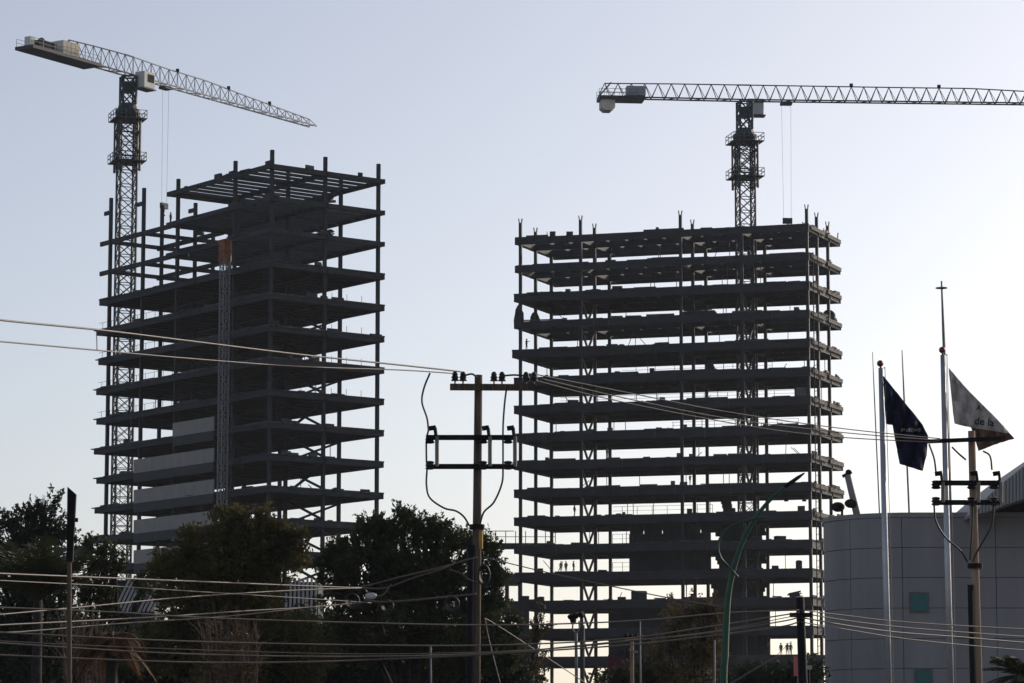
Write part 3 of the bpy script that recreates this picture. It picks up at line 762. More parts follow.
utility_pole('dark wooden utility pole in front of trees left of the right tower', YA, (478.5, 375), 475.5, (450, 387, 536, 387.5, 6.5), (437.5, 466.5), (426, 515),
             (455, 463, 494, 502, 526, 534), (430, 483, 508), (3.9, 5.2, 3.6), M['wood'], True, 545,
             jumpers=(((430, 373), (424, 388), (422, 402), (427, 418), (428.5, 430)), ((427, 470), (426.5, 485), (430, 498), (444, 508), (456, 511), (464, 517), (469.5, 526)),
                      ((507, 386), (505, 400), (503.5, 418), (503, 432), (503, 465), (502, 483), (494, 502), (484, 512), (480, 524)), ((463, 376), (472, 374), (477, 378)), ((428.5, 430), (426.5, 440), (426.4, 456), (427, 470)), ((502, 376), (514, 375), (526, 376))), collar_y=527)
YB = 105.
utility_pole('sunlit concrete utility pole in front of the grey building at right', YB, (971.5, 431), 978, (926, 441.5, 1001, 438.5, 4), (483, 502.5), (935, 1000),
             (), (936, 971.5, 994), (3.6, 5.0, 3.0), M['pconc'], False, 585,
             jumpers=(((929, 444), (934, 458), (936, 472)), ((952, 447), (958, 453), (966, 460)), ((983, 451), (990, 456), (992, 470)), ((934, 505), (936, 521), (946, 538), (960, 550), (967.5, 562)), ((994, 505), (992, 524), (984, 540), (977, 552), (973, 562)),
                      ((973, 506), (972, 530), (970, 560))), collar_y=566)
# dark plain pole near the pink sign
def plain_pole(name, label, cat, Y, x0, y0, x1, r0, r1, m, group=None, cap=None):
    tp = pz(x0, y0, Y); bp = pz(x1, 683, Y); bp = tp + (bp - tp) * (tp.z / (tp.z - bp.z)); bp.z = 0
    t = thing(name, label, cat, bp, group); s = Y / F_PX
    mb = MB(); mb.tube([bp, bp.lerp(tp, .5), tp], [r1 * s, (r0 + r1) / 2 * s, r0 * s], 12); mb.build('pole', m, t, True)
    return t, tp, bp
dp, dtp, dbp = plain_pole('utility_pole', 'short black utility pole between pink sign and right tower columns', 'utility pole', 85, 800, 597, 803, 4.2, 5, M['black'], 'wooden and concrete poles carrying wires')
mb = MB(); q = pz(801, 615, 84.8); mb.bar(q - V((.3, 0, 0)), q + V((.3, 0, 0)), .1, .12); mb.build('wire_bracket', M['black'], dp)
lp, ltp, lbp = plain_pole('utility_pole', 'tall plain pole with slanted dark top beside the trees at left', 'utility pole', 62, 69.5, 520, 69, 2.3, 2.9, M['wood'], 'wooden and concrete poles carrying wires')
s = 62 / F_PX
mb = MB(); c0 = pz(70, 562, 62); c1 = pz(72, 487, 62)
mb.prism([c0 + V((dx * s, dy * s, 0)) for dx, dy in ((-3.2, -3), (3, -3), (3, 3), (-3.2, 3))], [c1 + V((dx * s, dy * s, dz_ * s)) for dx, dy, dz_ in ((-4.2, -3.5, 0), (4.4, -3.5, -7.5), (4.4, 3.5, -7.5), (-4.2, 3.5, 0))])
mb.build('sleeve', M['black'], lp)
for y_, x_ in ((520, 76.5), (539, 75.5)):
    mb = MB(); q = pz(x_, y_, 61.9); mb.box(q, 3 * s, 3 * s, 4 * s); mb.build('bracket', M['black'], lp)

def wire(label, pts, Y0, Y1, r=.022, m=None, name='overhead_wire', cat='wire', group='overhead wires'):
    """pts: photo points along the wire; the distance runs evenly from Y0 to Y1"""
    xa, xb = pts[0][0], pts[-1][0]
    W = [pz(x, y, Y0 + (Y1 - Y0) * (x - xa) / (xb - xa)) for x, y in pts]
    mb = MB(); mb.tube(crom(W, 8), r * .82, 6)
    o = mb.build(name, m or M['wire'], None, True, org=W[0]); tag(o, label, cat, group); return o
wire('upper of two high wires from left edge to the wooden pole top', [(-90, 308), (0, 320), (100, 330), (190, 341), (300, 354.5), (400, 365), (455, 371), (463, 372.5)], 62, YA - .25, .028)
wire('lower of two high wires from left edge to the wooden pole top', [(-90, 334), (0, 341.5), (100, 350.5), (190, 358.5), (300, 366.5), (400, 370), (455, 373.5)], 63, YA - .25, .021)
wire('short vertical tie hanging between two high wires at far left', [(96.4, 331), (96.8, 340), (97, 350)], 66.5, 66.6, .012, name='spacer_tie', cat='tie', group=None)
wire('highest wire from wooden pole to the concrete pole, past the navy flag', [(534, 374), (627, 392.5), (725, 411.5), (838, 428), (929, 437.5), (940, 438.5)], YA - .25, YB - .3, .02)
wire('middle wire from wooden pole to the concrete pole, past the navy flag', [(534, 377), (620, 397), (725, 418), (838, 432), (929, 439.5), (940, 440)], YA - .35, YB - .4, .02)
wire('lowest wire from wooden pole to the concrete pole, past the navy flag', [(526, 378), (600, 397), (690, 415.5), (775, 430), (844, 437.5), (929, 442), (938, 441.5)], YA - .35, YB - .4, .02)
wire('topmost low wire across the dark trees, ending at the splice', [(-60, 571), (0, 573.5), (160, 580), (320, 586.5), (362, 588)], 70, YA - 1, .026)
wire('faint dark wire just under topmost low wire across the left trees', [(-60, 577), (0, 580.5), (110, 586), (180, 590.5), (330, 600), (372, 603)], 71, YA - 1, .018)
wire('low wire rising from left edge behind bushes to the splice', [(-60, 619), (0, 614.5), (92, 606), (187, 597), (290, 590.5), (362, 588)], 70, YA - 1, .022)
wire('cable from splice rising to wooden pole, upper strand', [(330, 588), (362, 586.5), (400, 577), (440, 567.5), (478, 557)], YA - 1, YA - .3, .026)
wire('cable from splice rising to wooden pole, lower curved strand', [(362, 588), (385, 588), (410, 579), (440, 569.5), (462, 561), (478, 557.5)], YA - 1, YA - .3, .026)
wire('short slack cable from hanging strand down to wooden pole side', [(449, 569.5), (460, 573), (470, 580), (482, 583)], YA - .6, YA - .3, .022)
wire('thick pale cable from splice across to wooden pole', [(364, 600), (380, 602), (410, 600.5), (445, 597), (477, 594)], YA - 1, YA - .3, .034)
wire('second low wire from left edge rising to dry shrub and splice', [(-60, 627.5), (0, 625), (156, 617), (245, 611), (312, 607), (366, 602)], 72, YA - 1, .024)
wire('third low wire from left edge rising just below second', [(-60, 634), (0, 632.5), (31, 631), (120, 623.5), (225, 616.5), (297, 608.5), (318, 606.5)], 73, YA - 3, .02)
wire('long sagging wire through shrubs, topmost of those reaching the dark pole', [(-60, 605), (110, 612), (207, 617.8), (360, 622.7), (500, 625), (630, 621), (725, 613), (799, 610)], 68, 84.8, .022)
wire('long sagging wire, second from the top reaching the dark pole', [(-60, 628.5), (0, 632.3), (180, 641), (360, 645), (500, 645), (620, 639), (700, 628), (771, 617), (799, 612.5)], 68, 84.8, .022)
wire('long sagging wire, third from the top reaching the dark pole', [(-60, 639), (0, 643), (180, 653.7), (360, 656.5), (500, 652.5), (620, 641.5), (700, 634), (778, 622), (799, 617.5)], 69, 84.8, .022)
wire('lowest long sagging wire with a bright stretch near bottom left', [(-60, 652), (0, 655), (180, 662), (300, 662), (400, 658.5), (475, 655), (620, 645.5), (700, 637), (778, 627), (799, 622)], 69, 84.8, .024)
wire('faint low wire between the second and third sagging wires', [(-60, 637), (0, 641), (160, 648.5), (360, 654), (520, 650.5), (620, 642.5), (720, 630), (799, 615)], 70, 84.8, .014)
wire('upper wire from dark pole across the grey building', [(801, 610), (850, 616), (888, 620.5), (950, 625), (1024, 629), (1110, 634)], 84.8, 96, .018)
wire('second wire from dark pole across the grey building', [(801, 613), (850, 621), (900, 627), (960, 632), (1024, 636.5), (1110, 642)], 84.8, 97, .02)
wire('third wire from dark pole across grey building, brightest one', [(801, 617.5), (850, 626), (900, 632.5), (960, 637), (1024, 642.5), (1110, 649)], 84.8, 98, .024)
wire('lowest wire from dark pole across the grey building', [(801, 622), (850, 630), (900, 638), (960, 644.5), (1024, 650), (1110, 656)], 84.8, 98, .018)
wire('service wire sloping from the wooden pole down to the green lamp post', [(484, 557), (520, 566), (550, 573), (620, 588), (680, 600), (724, 607)], YA - .2, 80.2, .018)
wire('thin wire from the wooden pole down behind small poles near bottom', [(484, 618), (495, 624), (540, 653), (581, 680), (610, 700)], YA - .2, 100, .02)
wire('thin stay wire from wooden pole down to the ground beside it', [(485, 618), (489, 640), (500, 683), (508, 715)], YA - .2, YA - .5, .02, name='stay_wire', group=None)
wire('stay wire slanting down left of the pink sign', [(780, 655), (755, 669), (730, 684), (700, 702)], 84.8, 84, .024, name='stay_wire', group=None)
# splice closure and hanging coils on the cables
q = pz(371, 596, YA - 1); s = YA / F_PX
sp_ = thing('cable_splice', 'pale oval splice case hung on cables in front of dark trees', 'splice case', q)
mb = MB(); mb.ball(q, 4.2 * s, 12, 8, (1.4, .8, .8)); mb.build('case', M['lens'], sp_, True)
mb = MB(); mb.tube(crom([q + V((-6 * s, 0, 7 * s)), q + V((-3 * s, 0, 3 * s)), q + V((6 * s, 0, 0)), q + V((13 * s, 0, 2 * s)), q + V((20 * s, 0, 12 * s))], 5), .9 * s, 6); mb.build('lead', M['wire'], sp_)
for (x_, y_, r_, lb) in ((352, 601, 7, 'black cable coil hanging left of the pale splice case'), (387, 606, 6, 'black cable coil hanging just right of pale splice case'), (452, 604, 7, 'black cable coil hanging close to the wooden pole')):
    q = pz(x_, y_, YA - .8); mb = MB()
    for i in range(4):
        rr_ = (r_ - i * .7) * s; mb.tube([q + V((math.cos(a) * rr_, i * .04, math.sin(a) * rr_)) for a in [k * math.pi / 8 for k in range(17)]], 1.0 * s, 6, False)
    tag(mb.build('cable_coil', M['rubber'], None, org=q), lb, 'cable coil', 'cable coils on the wires')

# ------------------------------------------------------------------ green lamp post
YG = 80.; s = YG / F_PX
pts = [(721.5, 720), (723.5, 683), (725, 656), (727, 610), (730, 585), (736, 560), (745, 536), (757, 516), (770, 500), (786, 486)]
W = [pz(x, y, YG) for x, y in pts]; W[0] = V((W[0].x, YG, 0))
lt = thing('street_lamp', 'curved green street lamp leaning over in front of the right tower', 'street lamp', W[0])
rs_ = [3.8, 3.7, 3.5, 3.2, 2.9, 2.6, 2.3, 2.1, 1.9, 1.7]
C_ = crom(W, 6); mb = MB(); mb.tube(C_, [float(np.interp(i / (len(C_) - 1), np.linspace(0, 1, len(rs_)), rs_)) * s for i in range(len(C_))], 12); mb.build('post', M['green'], lt, True)
h0, h1 = pz(784, 487.5, YG), pz(804.5, 473, YG); d = (h1 - h0).normalized(); L_ = (h1 - h0).length
mb = MB(); mb.tube([h0, h0 + d * L_ * .25, h0 + d * L_ * .7, h1], [1.7 * s, 2.1 * s, 1.8 * s, .7 * s], 10); hd = mb.build('lamp_head', M['black'], lt, True)
pts = [(738, 577), (729, 567), (721, 558), (718, 547), (721, 536), (730, 527), (745, 521), (765, 517)]
mb = MB(); mb.tube(crom([pz(x, y, YG - .1 - .02 * i) for i, (x, y) in enumerate(pts)], 6), 1.1 * s, 8); mb.build('side_arm', M['green'], lt, True)

# ------------------------------------------------------------------ flag poles and flags
YF = 115.; s = YF / F_PX
for (x0, y0, x1, ball, lb) in ((880.8, 368, 888.5, 363.5, 'flag pole carrying the navy flag, shorter of the two'), (942.8, 355, 950.5, 350, 'flag pole carrying the pale flag, taller of the two')):
    t, tp, bp = plain_pole('flagpole', lb, 'flagpole', YF, x0, y0, x1, 2.5, 3.6, M['pole_al'], 'flagpoles before the grey building')
    q = pz(x0 - .6, ball, YF); mb = MB(); mb.ball(q, 3.4 * s, 12, 8); mb.tube([tp - V((0, 0, .02)), q], 1 * s, 6); mb.build('finial', M['ball'], t, True)
    mb = MB(); mb.tube([tp + V((3.8 * s, -.1, 0)), tp.lerp(bp, .45) + V((5.0 * s, -.15, 0)), bp + V((4 * s, -.12, 1.2))], .35 * s, 5); mb.tube([tp + V((3 * s, -.05, -.2 * s)), tp + V((4 * s, -.1, 0))], .6 * s, 5); mb.build('halyard', M['galv'], t)
def flag(name, label, rows, mats, band_from, amp, prints):
    nc = 22; sub = 5
    def row(v):
        x = v * (len(rows) - 1); i = min(int(x), len(rows) - 2); f = x - i
        return [rows[i][k] + (rows[i + 1][k] - rows[i][k]) * f for k in range(4)]
    nr = (len(rows) - 1) * sub
    def dep(x, y): return amp * (1.3 * math.sin(x * .42 + y * .10) + .6 * math.sin(x * .8 - y * .25 + 1) + .25 * math.sin(x * 1.5 + y * .5)) + .012 * (y - 400)
    mb = MB(); vs = []; mi = []
    for i in range(nr + 1):
        xl, yl, xr, yr = row(i / nr)
        for j in range(nc + 1):
            u = j / nc; x = xl + (xr - xl) * u; y = yl + (yr - yl) * u
            vs.append(pz(x, y, YF + dep(x, y)))
    for i in range(nr):
        for j in range(nc):
            mb.add([], []); 
            mb.f.append((i * (nc + 1) + j, i * (nc + 1) + j + 1, (i + 1) * (nc + 1) + j + 1, (i + 1) * (nc + 1) + j)); mb.mi.append(1 if (band_from is not None and i >= band_from * sub) else 0)
    mb.v = [tuple(p) for p in vs]
    o = mb.build(name, mats, None, True, org=vs[0]); o.modifiers.new('thick', 'SOLIDIFY').thickness = .012
    tag(o, label, 'flag')
    for (txt, x, y, size, rot, m, shear) in prints:
        pm = MB()
        if txt is None:     # worn, unreadable lettering: short strokes
            rr = random.Random(3); xx = x
            while xx < x + size:
                w = rr.uniform(1.3, 2.6); h = rr.uniform(2.6, 4.6); yy = y + (xx - x) * rot + rr.uniform(-.5, .5)
                q = [(xx, yy - h / 2), (xx + w, yy - h / 2 + .3), (xx + w * .9, yy + h / 2), (xx, yy + h / 2 - .3)]
                pm.add([pz(a, b, YF + dep(a, b) - .06) for a, b in q], [(0, 1, 2, 3)]); xx += w + rr.uniform(.2, .8)
        else:
            cu = bpy.data.curves.new('t', 'FONT'); cu.body = txt; cu.size = size; cu.resolution_u = 3; cu.offset = .012 * size
            to = bpy.data.objects.new('t', cu); COL.objects.link(to)
            me = bpy.data.meshes.new_from_object(to.evaluated_get(bpy.context.evaluated_depsgraph_get()))
            ca, sa = math.cos(rot), math.sin(rot)
            P_ = [(x + v.co.x * ca - v.co.y * sa, y - (v.co.x * sa + v.co.y * ca)) for v in me.vertices]
            pm.add([pz(a, b, YF + dep(a, b) - .06) for a, b in P_], [tuple(p.vertices) for p in me.polygons])
            bpy.data.objects.remove(to); bpy.data.meshes.remove(me)
        pm.build('print', m, o)
    return o
flag('flag', 'navy blue flag hanging folded with worn pale print', [(883, 376, 884, 376.5), (884, 392, 894, 389), (885, 408, 906, 404), (886, 424, 919, 420), (892.5, 425, 922.5, 424.5), (895, 440, 928, 436), (897.5, 452, 926.5, 455), (900, 464, 922.5, 471)],
     [M['navy'], M['navy']], None, .15, [(None, 901, 430, 20, -.02, M['wink'], 0)])
flag('flag', 'pale grey flag with dark letters and rust coloured lower band', [(948.5, 368, 949.5, 369), (950, 383, 965, 387), (951.5, 398, 982, 404), (953, 412, 997, 419), (954.5, 423.5, 1003, 425.5), (971, 427.5, 1010, 433.5), (974.5, 438, 1014.5, 438.5), (978.5, 451, 999, 443)],
     [M['wflag'], M['rust']], 5, .13, [('A', 976, 410, 9, -.15, M['ink'], 0), ('de la', 974, 424, 10.5, -.12, M['ink'], 0)])

# ------------------------------------------------------------------ grey round building
YC = 150.
def rowz(y): return pz(917, y, YC).z
sx = YC / F_PX * 1.0
xc = pz(917, 600, YC).x; RC = 84 * YC / F_PX
xr_ = pz(1130, 600, YC).x
gb = thing('round_building', 'grey panel clad building with rounded left corner behind flagpoles', 'building', (xc, YC + RC, 0))
def outline(off):
    pts = [V((xr_, YC - off, 0))]
    for i in range(0, 49):
        th = i / 48 * math.pi
        pts.append(V((xc - math.sin(th) * (RC + off), YC + RC - math.cos(th) * (RC + off), 0)))
    pts += [V((xr_, YC + 2 * RC + off, 0))]
    return pts[::-1]
zt = rowz(515)
mb = MB(); mb.slab(outline(-.06), 0, zt - .1); mb.build('wall', M['cladgap'], gb)
mb = MB(); mb.slab(outline(.05), zt - .1, zt + .12); mb.build('parapet', M['clad'], gb)
# cladding panels
seamx = [996.5, 1089]
arc = [0, math.asin((917 - 903) / 84.), math.asin((917 - 854) / 84.), math.pi * .62, math.pi * .98]
ys = [517.5, 547.5, 577.5, 608, 638.5, 668.5, 699, 729, 759]
zs_ = [zt - .1] + [rowz(y) for y in ys[1:-1]] + [0.]
mb = MB(); gap = .017; th_ = .05
wins = []
def panel_flat(x0, x1, z0, z1): mb.slab([V((x0 + gap, YC - .0, 0)), V((x1 - gap, YC - .0, 0)), V((x1 - gap, YC + th_, 0)), V((x0 + gap, YC + th_, 0))], z0 + gap, z1 - gap)
def panel_arc(a0, a1, z0, z1):
    g_ = gap / RC; n = 8; o_ = []; i_ = []
    for k in range(n + 1):
        a = a0 + g_ + (a1 - a0 - 2 * g_) * k / n
        o_.append(V((xc - math.sin(a) * RC, YC + RC - math.cos(a) * RC, 0))); i_.append(V((xc - math.sin(a) * (RC - th_), YC + RC - math.cos(a) * (RC - th_), 0)))
    mb.slab((o_ + i_[::-1])[::-1], z0 + gap, z1 - gap)
x996 = pz(996.5, 600, YC).x; x909 = pz(909.5, 600, YC).x; x928 = pz(928.5, 600, YC).x; x1089 = pz(1089, 600, YC).x
for i in range(len(zs_) - 1):
    z1, z0 = zs_[i], zs_[i + 1]
    for k in range(1, 4): panel_arc(arc[k], arc[k + 1], z0, z1)
    a903 = pz(903, 600, YC).x
    panel_flat(xc, x996, z0, z1) if False else None
    panel_arc(0, arc[1], z0, z1) if True else None
    panel_flat(xc - gap * 2, x996, z0, z1); panel_flat(x996, x1089, z0, z1)
mb.build('cladding', M['clad'], gb)
for y0, y1, xa, xb in ((592, 612.5, 909, 928.5), (668.5, 690, 913, 931)):
    z0, z1 = rowz(y1), rowz(y0); xa, xb = max(pz(xa, 600, YC).x, xc - .35), pz(xb, 600, YC).x
    mb = MB(); mb.slab([V((xa, YC - .08, 0)), V((xb, YC - .08, 0)), V((xb, YC - .005, 0)), V((xa, YC - .005, 0))], z0, z1); wf = mb.build('window', M['cladgap'], gb)
    mb = MB(); mb.slab([V((xa + .08, YC - .10, 0)), V((xb - .08, YC - .10, 0)), V((xb - .08, YC - .082, 0)), V((xa + .08, YC - .082, 0))], z0 + .08, z1 - .08); mb.build('pane', M['teal'], wf)
# corrugated annex at the right edge
ca = thing('corrugated_annex', 'corrugated metal roof volume with sloping edge at right frame border', 'building', (pz(1040, 500, 146).x, 146, 0))
def rl(x): return float(np.interp(x, [976, 990, 1005, 1024, 1120], [511, 494, 481, 466, 400]))
def rb(x): return float(np.interp(x, [976, 990, 1005, 1024, 1120], [514.5, 511, 505, 498.5, 470]))
mb = MB(); x = 976.
while x < 1110:
    for (x0, x1, yy) in ((x, x + 2.1, 146.0), (x + 2.1, x + 3.4, 146.09)):
        q = [pz(x0, rb(x0), yy), pz(x1, rb(x1), yy), pz(x1, rl(x1), yy), pz(x0, rl(x0), yy)]
        mb.prism(q, [p + V((0, 12, 0)) for p in q])
    x += 3.4
mb.build('cladding', M['corr'], ca)
mb = MB(); q = [pz(984, 513, 152), pz(1110, 513, 152), pz(1110, 470, 152), pz(1024, 495, 152), pz(1000, 507, 152)]  # dark brown wall stands in for the shade under the overhang
mb.prism(q, [p + V((0, 5, 0)) for p in q]); mb.build('shade_dark_wall', M['brown'], ca)
for xx in (1035, 1100):
    mb = MB(); q = pz(xx, 505, 147); mb.bar((q.x, 157.5, zt), (q.x, 157.5, q.z + .3), .3); mb.build('post', M['steel'], ca)
# floodlights and leaning mast on the roof
rz = zt + .12
f1 = pz(839, 515, 153.5); fl = thing('roof_floodlight', 'small black floodlight on the rounded roof edge near the right tower', 'floodlight', (f1.x, 153.5, rz))
q = pz(838, 507, 153.5); s = 153.5 / F_PX
mb = MB(); mb.tube([V((f1.x + .15, 153.5, rz)), V((f1.x + .15, 153.5, q.z))], .06, 8); mb.build('stand', M['black'], fl)
mb = MB(); mb.ball(q, 6 * s, 10, 7, (1.15, 1, .85)); mb.build('head', M['black'], fl)
p0, p1 = pz(857.5, 516, 153), pz(847.5, 475, 153); p0.z = rz
lm = thing('leaning_mast', 'thick leaning steel mast with lamps on the grey building roof', 'mast', (p0.x, 153, rz))
mb = MB(); mb.tube([p0, p1], [3.6 * s, 3.2 * s], 10); mb.build('post', M['clad'], lm, True)
mb = MB(); a = pz(842.5, 476.5, 153); mb.tube([a, p1 + V((.2, 0, .15))], 1.6 * s, 8); mb.ball(p1 + V((.05, 0, .12)), 3.2 * s, 8, 6); mb.build('arm', M['black'], lm)
mb = MB(); mb.ball(pz(851, 503.5, 152.7), 5.5 * s, 10, 7, (1.2, 1, .85)); mb.build('lamp', M['black'], lm)
# thin antennas
for (x0, y0, r_, lb, disk) in ((872.5, 352, .02, 'faint thin rod aerial left of the navy flag pole', None), (902, 350, .028, 'thin rod aerial rising behind the navy flag', None), (941.5, 281, .05, 'tall antenna with a small disc rising above the pale flag pole', 288)):
    tp = pz(x0, y0, 158); b_ = V((tp.x + .25, 158, rz - .25)); an = thing('antenna', lb, 'antenna', b_, 'rod aerials on the grey building')
    mb = MB(); mb.tube([b_, b_.lerp(tp, .78), tp], [r_ * 1.8, r_ * 1.5, r_ * .8], 6); mb.build('rod', M['galv'], an)
    mb = MB(); mb.box(b_ + V((0, 0, .1)), .35, .35, .2); mb.build('base_plate', M['galv'], an)
    if disk:
        q = pz(x0, disk, 158); mb = MB(); mb.lathe(q, (0, 0, 1), [(-.03, .15), (-.02, .3), (.02, .3), (.05, .1)], 12); mb.build('disc', M['galv'], an)

# ------------------------------------------------------------------ small street things near the bottom
YS = 140.; s = YS / F_PX
t, tp, bp = plain_pole('floodlight_pole', 'grey pole topped by a cluster of black floodlights before right tower', 'light pole', YS, 576, 633, 576.5, 1.5, 2.0, M['galv'])
for dx in (-3.2, 3.2):
    mb = MB(); mb.tube(crom([tp, tp + V((dx * s, 0, 4 * s)), pz(576 + dx * .9, 621, YS)], 5), .8 * s, 6); mb.build('fork_arm', M['galv'], t)
mb = MB(); mb.bar(pz(570, 617, YS), pz(583, 614, YS), .12, .12); mb.build('lamp_bar', M['black'], t)
for x_, y_ in ((571.5, 616), (576.5, 614.5), (581.5, 614), (574, 620)):
    mb = MB(); q = pz(x_, y_, YS - .12); mb.lathe(q, (-.4, -.6, -.6), [(-3 * s, 1.2 * s), (0, 2.6 * s), (2.6 * s, 3.4 * s)], 10); mb.build('floodlight', M['black'], t)
plain_pole('steel_post', 'slim grey post just right of the floodlight pole', 'post', 141, 584, 625, 584, .7, .8, M['galv'], 'slim posts at the bottom')
plain_pole('steel_post', 'slim grey post rising alone in front of the dark trees', 'post', 95, 430.5, 646, 431, .9, 1.1, M['galv'], 'slim posts at the bottom')
plain_pole('steel_post', 'tall slim post right of the small wooden cross pole', 'post', 150, 640, 620, 640.5, .7, .9, M['galv'], 'slim posts at the bottom')
plain_pole('steel_post', 'slim post with small plates right of brownish tree', 'post', 150, 714.5, 640, 714.5, .9, 1.1, M['galv'], 'slim posts at the bottom')
t, tp, bp = plain_pole('utility_pole', 'small distant wooden pole with crossarm in front of maroon panel', 'utility pole', 155, 632, 637, 632, 1.8, 2.4, M['pconc'], 'wooden and concrete poles carrying wires')
for y_, a_, b2 in ((639, 625, 642), (651, 620, 638)):
    mb = MB(); mb.bar(pz(a_, y_, 154.8), pz(b2, y_ + .8, 154.8), .1, .12); ar = mb.build('crossarm', M['pconc'], t)
for x_ in (626, 631, 636, 641):
    mb = MB(); mb.lathe(pz(x_, 638.4, 154.8), (0, 0, 1), [(0, .06), (.12, .12), (.22, .06)], 8); mb.build('insulator', M['black'], t)
for x_ in (622, 628):
    mb = MB(); mb.lathe(pz(x_, 653, 154.6), (0, 0, 1), [(-.2, .12), (.15, .12), (.2, .05)], 8); mb.build('transformer', M['hoard'], t)
# maroon hoarding and low roofs
q0, q1 = pz(608, 655, 200), pz(634, 655, 200)
hm = thing('maroon_hoarding', 'maroon board at the foot of right tower behind small pole', 'hoarding', (q0.x, 200, 0))
mb = MB(); mb.slab([(q0.x, 200, 0), (q1.x, 200, 0), (q1.x, 200.12, 0), (q0.x, 200.12, 0)], .4, q0.z); mb.build('board', M['maroon'], hm)
for x_ in (q0.x + .2, (q0.x + q1.x) / 2, q1.x - .2):
    mb = MB(); mb.bar((x_, 200.25, 0), (x_, 200.25, q0.z - .1), .1); mb.build('post', M['steel'], hm)
q0, q1 = pz(742, 655, 465), pz(822, 655, 465)
lb_ = thing('low_building', 'low grey brown building under the right tower beside pink sign', 'building', ((q0.x + q1.x) / 2, 465, 0))
mb = MB(); mb.slab([(q0.x, 465, 0), (q1.x, 465, 0), (q1.x, 478, 0), (q0.x, 478, 0)], 0, q0.z - 1.2); mb.build('wall', M['hoard'], lb_)
mb = MB(); mb.slab([(q0.x - .4, 464.6, 0), (q1.x + .4, 464.6, 0), (q1.x + .4, 478, 0), (q0.x - .4, 478, 0)], q0.z - 1.195, q0.z); mb.build('roof', M['brown'], lb_)
for i in range(6):
    mb = MB(); x_ = q0.x + 1 + i * 1.25; mb.box((x_, 464.95, q0.z - 3.2), .8, .1, 1.5); mb.build('window', M['black'], lb_)
mb = MB(); mb.bar((q1.x - 4.4, 465.5, q0.z), (q1.x - 4.4, 465.5, q0.z + 2), .08); mb.bar((q1.x - 4.4, 465.5, q0.z + 2), (q1.x - 6.5, 465.5, q0.z), .06); mb.build('roof_frame', M['steel'], lb_)
GR = 'people on the low roof'
for x_, ps, lb in ((768.5, 'reach', 'bending figure on the low roof, leftmost beside the dark core'), (781, 'stand', 'figure on the low roof, just left of the close pair'), (787.3, 'walk', 'figure of the close pair on the low roof, left one'), (790.8, 'stand', 'figure of the close pair on the low roof, right one')):
    q = pz(x_, 655, 466); person(ps, (q.x, 466, q0.z), R.uniform(-1, 1), lb, GR)
ps_ = thing('pink_sign', 'small pinkish red sign board left of the black pole', 'sign', (pz(797, 662, 90).x, 90, 0))
a_, b_ = pz(794, 676, 90), pz(799.5, 656, 90)
mb = MB(); mb.slab([(a_.x, 90, 0), (b_.x, 90, 0), (b_.x, 90.1, 0), (a_.x, 90.1, 0)], a_.z, b_.z); mb.build('board', M['pink'], ps_)
mb = MB(); mb.bar(((a_.x + b_.x) / 2, 90.15, 0), ((a_.x + b_.x) / 2, 90.15, b_.z), .07); mb.build('post', M['black'], ps_)
wp = thing('white_plate', 'tiny white plate on a post right of the black pole', 'sign', (pz(809, 667, 92).x, 92, 0))
a_ = pz(809, 667.5, 92); mb = MB(); mb.box(a_, 6 * 92 / F_PX, .04, 4 * 92 / F_PX); mb.build('board', M['white'], wp); mb = MB(); mb.bar((a_.x, 92.06, 0), (a_.x, 92.06, a_.z + .05), .05); mb.build('post', M['black'], wp)
# white slatted sheds glimpsed between trees
def shed(label, x0, x1, y0, y1, Y, slant):
    a, b = pz(x0, y1, Y), pz(x1, y0, Y); t = thing('slatted_shed', label, 'shed', ((a.x + b.x) / 2, Y, 0), 'white slatted sheds behind trees')
    mb = MB(); mb.slab([(a.x, Y + .3, 0), (b.x, Y + .3, 0), (b.x, Y + 5, 0), (a.x, Y + 5, 0)], 0, b.z - .2); mb.build('wall', M['hoard'], t)
    mb = MB(); n = int((x1 - x0) / 4.2)
    for i in range(n):
        x = a.x + (b.x - a.x) * (i + .5) / n
        mb.bar((x, Y, a.z), (x + slant, Y + .02, b.z), .12, (b.x - a.x) / n * .55, up=V((0, 1, 0)))
    mb.build('slat_screen', M['white'], t)
    mb = MB(); mb.bar((a.x - .2, Y + .1, (a.z + b.z) / 2), (b.x + .2, Y + .1, (a.z + b.z) / 2), .1, .35); mb.build('rail', M['brown'], t)
    return t
shed('white slatted shed with leaning slats seen between left trees', 112, 154, 576, 612, 175, .9)
shed('white slatted shed with upright slats seen beside the second big tree', 284, 318, 578, 616, 178, 0)

